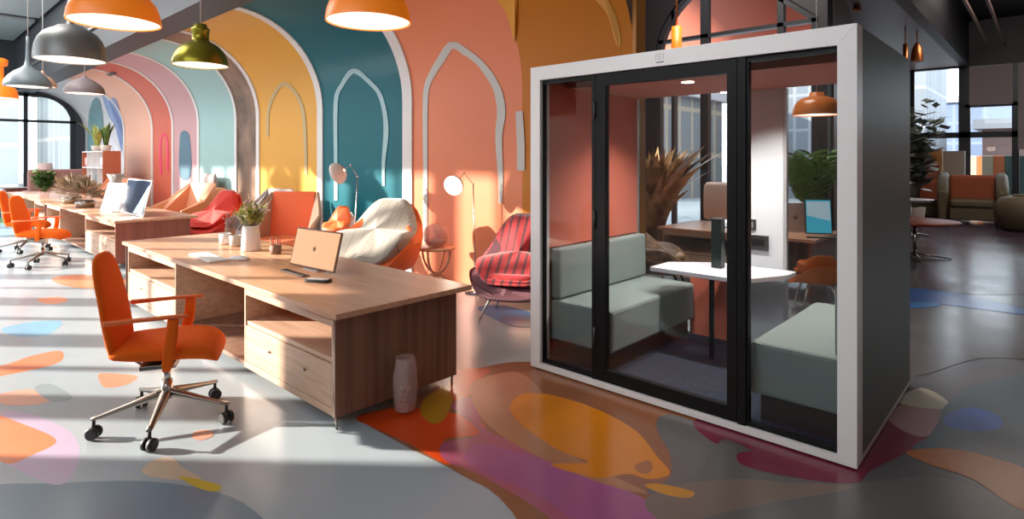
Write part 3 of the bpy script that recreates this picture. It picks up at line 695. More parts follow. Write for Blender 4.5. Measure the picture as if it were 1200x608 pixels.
# ============================================================ OFFICE CHAIRS
def office_chair(label, loc, rz, group):
    t = thing('office_chair', label, 'chair', loc, rz, group)
    Y = Vector((0, 1, 0))
    # seat
    m = MB(); rs = []
    for x, z, a, b in ((-.27, .505, .17, .02), (-.262, .505, .205, .038), (-.22, .505, .235, .048), (-.10, .498, .25, .058), (.05, .498, .255, .062), (.16, .494, .255, .062), (.235, .480, .25, .058), (.285, .455, .24, .046), (.305, .43, .225, .025), (.312, .415, .19, .012)):
        rs.append(superring((x, 0, z), Y, (0, 0, 1), a, b, 24, 3.0))
    m.rings(rs); st = m.build('seat', M['orange_fabric'], t, sub=1)
    # back
    m = MB(); rs = []
    for x, z, a, b in ((-.225, .455, .16, .02), (-.235, .475, .205, .032), (-.25, .56, .228, .038), (-.265, .66, .235, .038), (-.285, .78, .232, .034), (-.305, .88, .222, .032), (-.325, .97, .205, .030), (-.338, 1.03, .175, .026), (-.346, 1.065, .13, .02), (-.35, 1.08, .07, .010)):
        d = Vector((1, 0, .14)).normalized()
        rs.append(superring((x, 0, z), Y, d, a, b, 24, 2.6))
    m.rings(rs); bk = m.build('backrest', M['orange_fabric'], t, sub=1)
    for s in (-1, 1):
        m = MB(); rs = []
        for x, z, a, b in ((-.265, .71, .008, .012), (-.25, .71, .018, .016), (-.10, .715, .022, .012), (.06, .72, .024, .011), (.14, .72, .022, .011), (.16, .72, .012, .008)):
            rs.append(superring((x, s*.27, z), Y, (0, 0, 1), a, b, 14, 2.5))
        m.rings(rs); ar = m.build('armrest', M['orange_arm'], t)
        m = MB(); rs = []
        for x, z, a, b in ((.085, .705, .030, .016), (.08, .62, .032, .020), (.065, .53, .034, .022), (.055, .44, .030, .02), (.05, .405, .02, .012)):
            rs.append(superring((x, s*.27, z), (1, 0, 0), Y, a, b, 14, 2.5))
        m.rings(rs); m.build('armrest_post', M['orange_fabric'], ar)
    m = MB(); m.box(-.10, .08, -.22, .22, .405, .43); m.tube([(-.17, 0, .44), (-.12, 0, .39), (.02, 0, .37)], .014); m.tube([(-.17, -.05, .43), (-.10, -.06, .375), (.05, -.05, .40)], .009)
    m.box(-.05, .06, -.06, .06, .355, .405); m.build('tilt_mechanism', M['bronze_metal'], t, bevel=.003)
    m = MB(); m.cyl(0, 0, .25, .36, .022); m.cyl(0, 0, .155, .27, .036, 20, .030); m.build('gas_lift', M['chrome'], t)
    for i in range(5):
        a = R(90+72*i-38); ca, sa = math.cos(a), math.sin(a)
        m = MB(); rs = []
        for r_, z, w_, h_ in ((.0, .19, .034, .030), (.06, .185, .030, .024), (.2, .155, .022, .016), (.34, .125, .017, .011), (.385, .12, .014, .009)):
            rs.append(superring((ca*r_, sa*r_, z), (-sa, ca, 0), (0, 0, 1), w_, h_, 12, 3))
        m.rings(rs); lg = m.build('star_leg', M['bronze_metal'], t)
        cx, cy = ca*.372, sa*.372
        m = MB()
        b_ = a+R(60); ux, uy = math.cos(b_), math.sin(b_)
        for s in (-1, 1):
            c0 = Vector((cx+ux*.008*s, cy+uy*.008*s, .038)); c1 = Vector((cx+ux*.030*s, cy+uy*.030*s, .038)); c2 = Vector((cx+ux*.034*s, cy+uy*.034*s, .038))
            n_ = 16; P_ = Vector((-uy, ux, 0)); rr = []
            for c_, r_ in ((c0, .036), (c1, .036), (c2, .028)):
                rr.append([c_+P_*math.cos(2*PI*k/n_)*r_+Vector((0, 0, 1))*math.sin(2*PI*k/n_)*r_ for k in range(n_)])
            m.rings(rr)
        m.tube([(cx, cy, .118), (cx, cy, .06)], .010); m.box(-.007, .007, -.007, .007, .03, .075, loc=(cx, cy, 0))
        m.build('caster', M['blackplastic'], lg)
    return t
och = office_chair('nearest orange office chair on wheels, facing the front oak desk', (-4.05, 1.22, .001), R(62), 'orange office chairs')
dup(och, (-11.35, 1.70, .001), R(58), 'orange office chair at the far desk, between the other chair and the drawers')
dup(och, (-13.3, 1.78, .001), R(70), 'farthest orange office chair, behind its twin at the far desk')

# ============================================================ PENDANTS
def pendant(name, label, px, rimy, Yc, prof_, m_, dia, zc=5.65, stem=None, group='pendant lamps', ribs=0, disc=True, n=40, light=0):
    xc = (px-600)/F*Yc; X, Y = cam2w(xc, Yc); z = EYE+(185-rimy)*Yc/F
    t = thing(name, label, 'pendant lamp', (X, Y, z), 0, group)
    k = dia/2
    m = MB(); outer = [(r*k, h*k) for r, h in prof_]
    m.lathe(outer, n, ribs=ribs, depth=.05); inner = [(max(r*k-.008, .001), max(h*k-.008, .0)) for r, h in prof_]
    m.lathe([outer[0], inner[0]], n); m.lathe(inner, n)
    sh = m.build('lamp_shade', m_, t)
    if disc:
        m = MB(); m.lathe([(0.001, .010), (prof_[0][0]*k*.965, .010), (prof_[0][0]*k*.965, .016), (0.001, .016)], n); m.build('diffuser', M['diffuser'], t)
    top = prof_[-1][1]*k
    m = MB(); m.cyl(0, 0, top-.01, zc-z, .006, 8); m.build('cord', M['cord'], t)
    if light:
        L = bpy.data.lights.new('pendant_bulb', 'POINT'); L.energy = light; L.color = (1, .8, .6); L.shadow_soft_size = dia*.3
        o = bpy.data.objects.new('pendant_bulb', L); C.objects.link(o); o.location = (X, Y, z-.05)
    return t
DOME = [(1, 0), (1.0, .06), (.985, .2), (.95, .38), (.88, .56), (.76, .72), (.60, .84), (.40, .92), (.18, .955), (.10, .96), (.10, 1.1), (.001, 1.1)]
BIG = [(1, 0), (1.0, .05), (.97, .25), (.90, .45), (.80, .60), (.66, .72), (.45, .80), (.30, .83), (.28, 1.0), (.001, 1.0)]
pendant('pendant_lamp', 'large orange dome pendant hanging above the front desk, in front of teal vault', 432, 26, 4.9, BIG, M['pend_orange_glow'], .70, light=8)
pendant('pendant_lamp', 'large orange dome pendant hanging directly over the silver dome pendant', 134.5, 27, 5.05, BIG, M['pend_orange_glow'], .70, light=8)
SIL = [(r, h*1.22) for r, h in [(1, 0), (1.0, .06), (.99, .2), (.95, .4), (.87, .58), (.74, .73), (.56, .83), (.50, .85), (.36, .93), (.18, .97), (.10, .98), (.09, 1.5), (.001, 1.5)]]
pendant('pendant_lamp', 'silver dome pendant hanging just below the orange dome', 82.5, 71, 6.97, SIL, M['pend_silver'], .72, light=6)
OLV = [(1, 0), (1.0, .08), (.98, .22), (.92, .40), (.80, .60), (.62, .78), (.42, .90), (.33, .95), (.30, 1.0), (.30, 1.3), (.33, 1.32), (.33, 1.42), (.24, 1.48), (.22, 1.60), (.001, 1.62)]
pendant('pendant_lamp', 'olive gold bell pendant with a stepped neck', 235, 77, 7.25, OLV, M['pend_olive'], .64, light=6)
CON = [(.93, 0), (1.0, .05), (.96, .28), (.80, .55), (.55, .80), (.28, .98), (.14, 1.12), (.10, 1.35), (.075, 2.2), (.07, 2.6), (.001, 2.6)]
pendant('pendant_lamp', 'blue-grey pendant with a tall tapering neck below a white ceiling panel', 32.5, 102, 9.27, CON, M['pend_grey'], .62)
pendant('pendant_lamp', 'small tan cone pendant half hidden behind the blue-grey one', 50, 102, 10.3, CON[:8]+[(.001, 1.4)], mat('tan_enamel', (.62, .36, .24), .5), .42)
RIB = [(1, 0), (1.0, .12), (.97, .3), (.84, .50), (.60, .70), (.34, .86), (.12, .98), (.06, 1.1), (.001, 1.12)]
pendant('pendant_lamp', 'mauve-grey ribbed pendant, low and wide, close under the dark beam', 99, 110, 9.85, RIB, M['pend_rib'], .575, ribs=1, n=64)
HOU = [(1, 0), (1.0, .05), (.92, .5), (.70, .85), (.42, 1.1), (.28, 1.3), (.26, 2.0), (.45, 2.05), (.48, 2.4), (.30, 2.5), (.001, 2.5)]
pendant('pendant_lamp', 'orange flask-shaped pendant at the left edge of the room', -2, 115, 11.3, HOU, M['pend_orange_glow'], .62)
pendant('pendant_lamp', 'copper-orange dome pendant seen through the booth above the laptop', 957, 135, 7.2, BIG, mat('dark_orange_enamel', (.60, .17, .03), .3), .56, light=8)
# copper spots beyond the pod
def spot(px, py, Yc, label, h=.3, r=.09, cone=True):
    X, Y = cam2w((px-600)/F*Yc, Yc); z = EYE+(185-py)*Yc/F
    t = thing('ceiling_spotlight', label, 'spotlight', (X, Y, z), 0, 'copper ceiling spotlights')
    m = MB(); m.lathe([(r, 0), (r*.95, h*.3), (r*.75, h*.65), (r*.35, h*.9), (.001, h)] if cone else [(r, 0), (r, h), (.001, h)], 20); m.lathe([(r*.9, .005), (.001, .02)], 20); m.build('lamp_shade', M['copper'] if px < 790 or px > 800 else M['pend_orange_glow'], t)
    m = MB(); m.cyl(0, 0, h-.01, max(4.4-z, h+.02), .012, 8); m.build('stem', M['copper'], t)
spot(1074.5, 72, 12.6, 'copper cone spotlight under the brown soffit beside the booth roof', .42, .12)
spot(1061, 75, 12.2, 'slim copper tube spotlight left of the cone spotlight', .42, .045, False)
spot(1004, 12, 10.6, 'small round copper spotlight above the corner of the booth', .10, .07, True)
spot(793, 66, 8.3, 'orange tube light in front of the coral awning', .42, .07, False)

# ============================================================ ARMCHAIRS
def tub(w, d, sh, ah, bh, fh, lean=.12, e=2.6, inset=0.0, nth=64, nt=18):
    m = MB(); rs = []
    for j in range(nt+1):
        t = j/nt; ring = []
        for i in range(nth):
            th = 2*PI*i/nth; a = abs(math.atan2(math.sin(th), math.cos(th)))/PI   # 0 = back
            sst = lambda u: (lambda v: v*v*v*(v*(6*v-15)+10))(min(1, max(0, u)))
            rim = bh+(ah-bh)*sst((a-.06)/.38)+(fh-ah)*sst((a-.56)/.34)
            if t < .5: q = t/.5*.80; z = sh-.02+.02*(t/.5)**2
            else:
                s = (t-.5)/.5; q = .84+.14*math.sin(s*PI/2)+.06*s; z = sh+(rim-sh)*(s**1.35)
            ct, st_ = math.cos(th), math.sin(th)
            rr_ = (abs(ct)**e+abs(st_)**e)**(-1/e)
            x = -(d/2-inset)*q*ct*rr_-lean*max(0, z-sh)*(1 if a < .5 else 1)
            y = (w/2-inset)*q*st_*rr_
            ring.append((x, y, z))
        rs.append(ring)
    m.rings(rs, cap=True); return m
def tub_chair(name, label, loc, rz, w, d, sh, ah, bh, m_out, m_in, m_seat, m_leg, group=None, fh=None, lean=.15, legs='splay', sc_=1.0):
    t = thing(name, label, 'armchair', loc, rz, group); fh = fh or sh+.02
    tub(w, d, sh-.09, ah-.13, bh-.13, fh-.13, lean, inset=-.022).build('shell', m_out, t, solid=.02, offset=-1)
    tub(w, d, sh, ah, bh, fh, lean, inset=.035).build('upholstery', m_in, t, solid=.04, offset=-1, sub=1)
    m = MB(); rs = []
    for k, z in ((.80, sh+.0), (.97, sh+.03), (1, sh+.06), (.97, sh+.09), (.85, sh+.105)):
        rs.append(superring((.02, 0, z), (1, 0, 0), (0, 1, 0), (d/2*.74)*k, (w/2*.72)*k, 28, 3))
    m.rings(rs); m.build('seat_cushion', m_seat, t)
    for sx in (-1, 1):
        for sy in (-1, 1):
            m = MB(); m.tube(bz((sx*d*.20, sy*w*.18, sh-.10), (sx*d*.30, sy*w*.26, sh-.12), (sx*d*.34, sy*w*.32, .12), (sx*d*.38, sy*w*.36, .012), 8), .016, 8, .011); m.build('leg', m_leg, t)
    m = MB(); m.box(-d*.24, d*.24, -w*.22, w*.22, sh-.125, sh-.095); m.build('under_frame', m_leg, t)
    return t
X, Y = -5.93, 4.15
tub_chair('shell_armchair', 'beige quilted shell armchair with orange outside, in front of the teal wall', (-6.0, 4.05, .001), R(-68), 1.04, .84, .42, .78, 1.21, M['orange_shell'], M['beige_quilt'], M['beige_shell'], M['chrome'], lean=.07)
tub_chair('shell_armchair', 'red armchair with dark striped back and plum shell, beside the booth', (-4.02, 4.45, .001), R(-62), .90, .82, .40, .63, 1.11, M['plum'], M['red_stripe'], M['red_fabric'], M['chrome'], lean=.10)
tub_chair('shell_armchair', 'scarlet armchair on thin dark legs before the pale teal wall stripe', (-11.15, 4.1, .001), R(-62), .80, .78, .42, .66, 1.12, M['bright_red'], M['bright_red'], M['bright_red'], M['black'], lean=.08)
tub_chair('shell_armchair', 'small orange chair with pale shell under the left floor lamp', (-7.62, 4.5, .001), R(-60), .44, .42, .55, .72, .98, M['ceramic'], M['orange_shell'], M['orange_shell'], M['chrome'], lean=.08)

def wing_chair(label, loc, rz, m_in, m_side, m_seat, group, s=1.0):
    "angular lounge chair of folded panels, faces +x"
    t = thing('wing_chair', label, 'armchair', loc, rz, group)
    m = MB(); m.slab([(-.30*s, -.36*s, .30), (-.30*s, .36*s, .30), (-.44*s, .34*s, 1.12), (-.44*s, -.34*s, 1.12)], .06); m.build('backrest', m_in, t, bevel=.02)
    for q in (-1, 1):
        m = MB(); P = [(-.30*s, q*.37*s, .25), (.36*s, q*.42*s, .25), (.30*s, q*.50*s, .62), (-.10*s, q*.50*s, .78), (-.44*s, q*.36*s, 1.12)]
        if q < 0: P = P[::-1]
        m.slab(P, .05); m.build('wing_panel', m_side, t, bevel=.012)
    m = MB(); rs = [superring((.04*s, 0, z), (1, 0, 0), (0, 1, 0), .31*s*k, .34*s*k, 24, 5) for z, k in ((.28, .95), (.31, 1), (.41, 1), (.45, .94))]
    m.rings(rs); m.build('seat', m_seat, t)
    m = MB(); m.slab([(-.28*s, -.30*s, .46), (-.28*s, .30*s, .46), (.28*s, .0, .47), (.2*s, -.15*s, .47)][::1], .02) if False else None
    for sx in (-1, 1):
        for sy in (-1, 1):
            k = MB(); k.tube([(sx*.22*s, sy*.24*s, .28), (sx*.27*s, sy*.30*s, .001)], .016, 8, .010); k.build('leg', M['black'], t)
    return t
G2 = 'angular lounge chairs along the striped wall'
wing_chair('bright orange angular lounge chair with tan side, before the yellow wall', (-8.55, 4.15, .001), R(-48), mat('orange_leather', (.86, .14, .035), .5), M['tan'], M['peach_dark'], G2, 1.0)
wing_chair('peach angular lounge chair between the dark monitor and scarlet armchair', (-13.2, 4.2, .001), R(-75), M['peach'], M['peach'], M['peach_dark'], G2, 1.15)
wing_chair('peach angular chair half hidden behind the white laptop', (-17.6, 4.15, .001), R(-30), M['peach'], M['peach'], M['peach_dark'], G2, 1.0)
wing_chair('grey-brown lounge chair half hidden behind the flower vase', (-9.75, 4.3, .001), R(-80), M['grey_brown'], M['grey_brown'], M['grey_brown'], G2, .95)
# cushion behind the peach chair
m = MB(); rs = [superring((0, 0, z), (1, 0, 0), (0, 1, 0), a, b, 20, 3) for z, a, b in ((1.0, .35, .03), (1.05, .40, .07), (1.2, .40, .075), (1.30, .36, .03))]
m.rings(rs); o = m.build('bolster_cushion', M['grey_brown'], None); o.location = (-13.75, 4.98, .0)
tag(o, 'grey-brown cushion leaning on the wall above the peach lounge chair', 'cushion')
m = MB(); m.box(-.5, .5, -.12, .12, .001, .999); o2 = m.build('wall_ledge', M['peach'], None, bevel=.01); o2.location = (-13.75, 5.02, 0); tag(o2, 'low pale ledge against the wall behind the peach lounge chair', 'ledge')

def sofa(label, loc, rz, w, group, m_):
    t = thing('high_back_sofa', label, 'sofa', loc, rz, group)
    m = MB(); m.box(-.35, .35, -w/2, w/2, .16, .44); m.build('seat', m_, t, bevel=.05)
    m = MB(); m.box(-.42, -.22, -w/2, w/2, .45, 1.30); m.build('backrest', m_, t, bevel=.06)
    for s in (-1, 1):
        m = MB(); m.box(-.38, .34, s*(w/2+.07)-.065, s*(w/2+.07)+.065, .16, .68); m.build('armrest', m_, t, bevel=.04)
    for sx in (-.3, .3):
        for sy in (-1, 1):
            m = MB(); m.cyl(sx, sy*(w/2-.1), .001, .16, .02, 10); m.build('leg', M['black'], t)
    return t
sofa('dusty rose sofa back between the arched window and the open shelving', (-22.2, 3.9, .001), R(8), 1.7, 'dusty rose sofas', M['dusty'])
sofa('dusty rose armchair at the left edge near the arched window', (-21.8, 1.9, .001), R(10), .9, 'dusty rose sofas', M['dusty'])
# console by the window with small lamp
t = thing('side_cabinet', 'low brown console under the arched window holding a small lamp', 'cabinet', (-23.4, 3.6, .001))
m = MB(); m.box(-.3, .3, -1.0, 1.0, .1, .70); m.build('body', M['redwood'], t, bevel=.01)
m = MB(); m.box(-.33, .33, -1.05, 1.05, .701, .74); m.build('top', M['walnut'], t, bevel=.01)
for sx in (-.2, .2):
    for sy in (-.8, .8): m = MB(); m.cyl(sx, sy, 0, .1, .03, 10); m.build('leg', M['black'], t)
t = thing('table_lamp', 'small silver table lamp on the console by the arched window', 'lamp', (-23.3, 3.55, .742))
m = MB(); m.lathe([(.001, 0), (.16, 0), (.15, .03), (.04, .06), (.05, .25), (.03, .45), (.001, .46)], 20); m.build('base', M['pend_silver'], t)
m = MB(); m.lathe([(.22, .40), (.19, .74), (.001, .75)], 24); m.build('lamp_shade', mat('rose_shade', (.62, .45, .42), .6), t)

# ---- open shelving at the end of the striped wall
t = thing('shelving_unit', 'open cube shelving with white edges and terracotta side below the tall plants', 'shelf', (-18.7, 4.08, .001))
W_, D_, H_ = 2.35, .42, 1.84
m = MB(); m.box(-.03, 0, 0, D_, 0, H_); m.build('side_panel', mat('terracotta_panel', (.50, .15, .07), .5), t)
m = MB(); m.box(-W_, -W_+.03, 0, D_, 0, H_); m.build('side_panel', mat('terracotta_panel_b', (.50, .15, .07), .5), t)
m = MB(); m.box(-W_+.031, -.031, D_-.02, D_, .0, H_); m.build('back_panel', mat('rose_back', (.40, .14, .10), .6), t)
for i in range(5):
    m = MB(); z = i*(H_-.03)/4; m.box(-W_+.031, -.031, 0, D_-.021, z, z+.03); m.build('shelf', M['ceramic'], t)
for i in (1, 2, 3):
    m = MB(); xx = -W_+i*W_/4+.0; m.box(xx-.012, xx+.012, .002, D_-.022, .031, H_-.031)
    m.build('divider', M['ceramic'], t)
def potted(label, loc, kind, pr, ph, pm, lm, nl, hl, seed, spread=.5, cat='plant', name='potted_plant', wl_=.03, group=None, pot=True):
    t = thing(name, label, cat, loc, 0, group); rnd = random.Random(seed)
    if pot:
        m = MB(); m.lathe([(.001, .0), (pr*.75, 0), (pr, ph), (pr*.9, ph), (pr*.86, ph*.9), (.001, ph*.9)], 24); m.build('pot', pm, t)
    m = MB()
    for i in range(nl):
        a = rnd.uniform(0, 2*PI); sp = rnd.uniform(.2, 1)*spread; h = hl*rnd.uniform(.55, 1); w = wl_*rnd.uniform(.6, 1.2)
        ca, sa = math.cos(a), math.sin(a); b0 = Vector((ca*pr*.4*rnd.random(), sa*pr*.4*rnd.random(), ph*.9))
        tw = rnd.uniform(-.6, .6)
        if kind == 'blade':
            pts = [b0+Vector((ca*sp*h*u*u, sa*sp*h*u*u, h*(u-.25*spread*u*u))) for u in (0, .25, .5, .75, 1)]
            ws = (w*.5, w, w, w*.7, .001)
            s_ = Vector((-math.sin(a+tw), math.cos(a+tw), 0))
            m.rings([[p-s_*q for p, q in zip(pts, ws)], [p+Vector((ca, sa, .3))*.15*q for p, q in zip(pts, ws)], [p+s_*q for p, q in zip(pts, ws)]], cap=False, closed=False)
        elif kind == 'bush':
            dirv = Vector((ca*sp, sa*sp, 1)).normalized(); tip = b0+dirv*h
            m.tube([b0, (b0+tip)/2+Vector((0, 0, .02)), tip], .003, 4, .0015)
            for k in range(7):
                u = .35+.65*k/6; p = b0+(tip-b0)*u; aa = rnd.uniform(0, 2*PI); l = wl_*rnd.uniform(1.5, 3)
                d = Vector((math.cos(aa), math.sin(aa), rnd.uniform(-.3, .7))).normalized(); s_ = d.cross(Vector((0, 0, 1))).normalized()
                m.face([p, p+d*l*.5+s_*l*.28, p+d*l, p+d*l*.5-s_*l*.28])
        elif kind == 'palm':
            pts = [b0+Vector((ca*sp*h*u**1.6, sa*sp*h*u**1.6, h*(1.1*u-.55*u**2.4*spread))) for u in [k/8 for k in range(9)]]
            m.tube(pts, .008, 5, .002)
            for k in range(2, 9):
                p = pts[k]; dr = (pts[k]-pts[k-1]).normalized(); side = dr.cross(Vector((0, 0, 1))).normalized(); up = side.cross(dr)
                l = wl_*(7-abs(k-5)*.9)
                for s in (-1, 1):
                    d = (side*s*.8+dr*.7-Vector((0, 0, .35))).normalized()
                    m.face([p, p+d*l*.45+dr*wl_*.45, p+d*l, p+d*l*.45-dr*wl_*.45])
    m.norec = True
    m.build('foliage', lm, t); return t
potted('upright green snake plant on top of the cube shelving', (-19.3, 4.28, 1.843), 'blade', .14, .16, M['pot'], M['leaf'], 26, .75, 1, .45, wl_=.05, group='plants on the cube shelving')
potted('spreading green plant on the cube shelving, nearer the window', (-20.3, 4.28, 1.843), 'blade', .14, .16, M['pot'], M['leaf_pale'], 26, .85, 2, .6, wl_=.05, group='plants on the cube shelving')
for (x, z, lab, m_) in ((-19.0, 1.39, 'white pot on the upper right cube shelf', M['ceramic']), (-20.75, 1.39, 'pink pot on the upper left cube shelf', mat('pink_pot', (.75, .40, .38), .6)), (-19.6, .938, 'grey pot on the second row of the cube shelving', M['pend_grey'])):
    t = thing('storage_pot', lab, 'pot', (x, 4.22, z+.002), 0, 'pots on the cube shelving')
    m = MB(); m.lathe([(.001, 0), (.10, 0), (.13, .08), (.13, .24), (.10, .27), (.09, .27), (.001, .25)], 20); m.build('body', m_, t)

# ============================================================ FLOOR LAMPS
def floor_lamp(label, px, Yw, head_px, head_py, head_yc, pts, gz, seed, tilt):
    pass
def arc_lamp(label, base, pole_top, elbow, head, hr, axis, group):
    t = thing('floor_lamp', label, 'lamp', (base[0], base[1], .001), 0, group)
    rel = lambda p: (p[0]-base[0], p[1]-base[1], p[2])
    m = MB(); m.lathe([(.001, 0), (.14, 0), (.14, .02), (.001, .025)], 28); m.build('base', M['chrome'], t)
    m = MB(); m.tube([(0, 0, .02), rel(pole_top)], .009, 8, .007); m.build('pole', M['chrome'], t)
    m = MB(); m.tube([rel(pole_top), rel(elbow), rel(head)], .006, 8); m.ball(rel(pole_top), .016, 10); m.ball(rel(elbow), .014, 10); m.build('arm', M['chrome'], t)
    # head: dome whose open mouth looks along axis
    z = Vector(axis).normalized(); q = z.to_track_quat('Z', 'Y').to_matrix()
    pr = [(.02, -.11), (.06, -.10), (.75*hr, -.06), (.95*hr, -.02), (hr, .02), (hr*.97, .025)]
    m = MB(); m.lathe(pr, 32)
    for v in m.bm.verts: v.co = q @ v.co + Vector(rel(head))
    sh = m.build('lamp_shade', M['lampwhite'], t)
    m = MB(); m.lathe([(.001, .012), (hr*.6, .016), (hr*.95, .018), (hr*.95, .010), (.001, .008)], 32)
    for v in m.bm.verts: v.co = q @ v.co + Vector(rel(head))
    m.build('diffuser', M['lampglow'], sh)
    L = bpy.data.lights.new('floor_lamp_bulb', 'POINT'); L.energy = 5; L.color = (1, .85, .68); L.shadow_soft_size = .08
    o = bpy.data.objects.new('floor_lamp_bulb', L); C.objects.link(o); o.location = Vector(head)+z*.08
    return t
def at(px, py, Yc):
    X, Y = cam2w((px-600)/F*Yc, Yc); return (X, Y, EYE+(185-py)*Yc/F)
camdir = Vector((SA, -CA, 0))
p = at(558, 300, 7.2)
arc_lamp('slender floor lamp with a round glowing head in front of the coral wall', (p[0], p[1]), at(554.5, 216, 7.2), at(544, 203, 7.2), at(532, 217, 7.1), .125, camdir+Vector((-.35, -.1, -.25)), 'slender chrome floor lamps')
p = at(413, 300, 8.2)
arc_lamp('slender floor lamp with a tilted oval head in front of the teal wall', (p[0], p[1]), at(419, 207, 8.2), at(411, 193.5, 8.2), at(396, 203, 8.1), .155, Vector((-.75, -.35, -.35)), 'slender chrome floor lamps')

# ---- side table with rose glass vase
sx, sy = cam2w((511-600)/F*7.35, 7.35)
t = thing('side_table', 'small round wooden side table with crossed hoop legs beneath the rose glass', 'side table', (sx, sy, .001))
m = MB(); m.lathe([(.001, .50), (.23, .50), (.25, .515), (.25, .53), (.001, .53)], 36); m.build('tabletop', M['oak'], t)
for a in (0, 90):
    m = MB(); ca, sa = math.cos(R(a+20)), math.sin(R(a+20))
    m.tube([(ca*.20*math.cos(u), sa*.20*math.cos(u), .50-.30*math.sin(u)) for u in [PI*k/14 for k in range(15)]], .014, 8)
    m.tube([(ca*.17*math.cos(u), sa*.17*math.cos(u), .012+.19*math.sin(u)) for u in [PI*k/14 for k in range(15)]], .014, 8)
    m.build('hoop_leg', M['oak'], t)
m = MB(); m.lathe([(.001, .165), (.06, .165), (.06, .20), (.001, .20)], 16); m.build('hub', M['oak'], t)
t = thing('glass_vase', 'rounded rose-tinted glass vase on the small wooden side table', 'vase', (sx, sy, .532))
m = MB(); pr = [(.05, 0), (.11, .01), (.155, .07), (.165, .15), (.15, .23), (.10, .28), (.04, .295)]
m.lathe([(.001, .0)]+pr+[(.03, .29), (.09, .27), (.14, .225), (.155, .15), (.145, .075), (.10, .02), (.001, .012)], 32); m.build('body', M['rose_glass'], t)
m = MB(); m.lathe([(.001, .013), (.09, .022), (.135, .07), (.14, .09), (.001, .09)], 28); m.build('white_sand', M['ceramic'], t)

# ---- cut glass vase on the floor
vx, vy = G(475, 484)
t = thing('cut_glass_vase', 'clear cut-glass vase standing on the floor by the walnut desk end', 'vase', (vx, vy, .03))
hs = [0, .05, .10, .15, .20, .25, .30, .335]; n = 12; rnd = random.Random(4)
m = MB(); R0 = [.066, .074, .080, .082, .080, .076, .068, .062]
rs = [[((r+rnd.uniform(-.004, .004))*math.cos(2*PI*(k+.5*(i % 2))/n), (r+rnd.uniform(-.004, .004))*math.sin(2*PI*(k+.5*(i % 2))/n), h) for k in range(n)] for i, (h, r) in enumerate(zip(hs, R0))]
vsr = [[m.bm.verts.new(p) for p in r] for r in rs]
for i in range(len(rs)-1):
    for k in range(n):
        a, b_, c_, d_ = vsr[i][k], vsr[i][(k+1) % n], vsr[i+1][(k+1) % n], vsr[i+1][k]
        if i % 2 == 0: m.bm.faces.new((a, b_, d_)); m.bm.faces.new((b_, c_, d_))
        else: m.bm.faces.new((a, b_, c_)); m.bm.faces.new((a, c_, d_))
m.bm.faces.new(vsr[0]); m.build('body', M['vase_glass'], t, solid=.004)
m = MB()
for k in range(26):
    a = rnd.uniform(0, 2*PI); rr = rnd.uniform(0, .045); m.ball((rr*math.cos(a), rr*math.sin(a), .02+rnd.uniform(0, .13)), rnd.uniform(.008, .014), 6)
m.build('glass_pebbles', mat('pebble', (.45, .28, .24), .3), t); bpy.data.objects[kids(t)[-1].name]['kind'] = 'stuff'

# ============================================================ THINGS ON THE FRONT DESK
ZT = .7215
def quadbox(name, m_, pix, z, th, parent=None, bevel=.002):
    pts = [G(x, y, z) for x, y in pix]; cx = sum(p[0] for p in pts)/len(pts); cy = sum(p[1] for p in pts)/len(pts)
    mb = MB(); mb.prism([(p[0]-cx, p[1]-cy) for p in pts], 0, th); o = mb.build(name, m_, parent, bevel=bevel); o.location = (cx, cy, z); return o, (cx, cy)
kx, ky = G(244, 302, ZT)
t = thing('keyboard', 'slim white keyboard on the front desk beside the white mouse', 'keyboard', (kx, ky, ZT), R(-3))
m = MB(); m.box(-.30, .30, -.085, .085, 0, .012); m.build('body', M['ceramic'], t, bevel=.004)
m = MB()
for r_ in range(5):
    for c_ in range(14): m.box(-.285+c_*.041, -.285+c_*.041+.035, -.074+r_*.030, -.074+r_*.030+.025, .0125, .016)
m.build('keys', M['keys'], t)
mx_, my_ = G(280, 304, ZT)
t = thing('computer_mouse', 'white mouse on the front desk between keyboard and flower vase', 'mouse', (mx_, my_, ZT), R(30))
m = MB(); m.rings([superring((0, 0, z), (1, 0, 0), (0, 1, 0), a, b_, 24, 2.3) for z, a, b_ in ((.0, .10, .05), (.010, .105, .053), (.022, .09, .044), (.032, .05, .025), (.034, .02, .01))]); m.build('body', M['ceramic'], t)
# flower vase
fx, fy = G(294, 293, ZT)
t = thing('flower_vase', 'tall white ceramic vase of mixed dried flowers on the front desk', 'vase', (fx, fy, ZT))
m = MB(); m.lathe([(.001, 0), (.092, 0), (.094, .01), (.088, .12), (.078, .235), (.076, .25), (.070, .25), (.074, .20), (.001, .19)], 32); m.build('body', M['ceramic'], t)
def spray(par, name, m_, n_, h, sp, z0, lw, seed, ball=0):
    rnd = random.Random(seed); m = MB()
    for i in range(n_):
        a = rnd.uniform(0, 2*PI); u = rnd.uniform(.1, 1)*sp; tip = Vector((math.cos(a)*u, math.sin(a)*u, z0+h*rnd.uniform(.5, 1)*(1-.3*u/sp)))
        b0 = Vector((math.cos(a)*.03, math.sin(a)*.03, z0-.06)); m.tube([b0, (b0+tip)/2+Vector((0, 0, .03)), tip], .0022, 4)
        if ball: 
            for k in range(3): m.ball(tip+Vector((rnd.uniform(-1, 1), rnd.uniform(-1, 1), rnd.uniform(-1, 1)))*.015, ball*rnd.uniform(.6, 1.2), 6)
        else:
            for k in range(8):
                p_ = b0+(tip-b0)*rnd.uniform(.4, 1); aa = rnd.uniform(0, 2*PI); d = Vector((math.cos(aa), math.sin(aa), rnd.uniform(.1, 1.2))).normalized(); s_ = d.cross(Vector((0, 0, 1))).normalized()
                m.face([p_, p_+d*lw*.5+s_*lw*.14, p_+d*lw, p_+d*lw*.5-s_*lw*.14])
    m.norec = True; return m.build(name, m_, par)
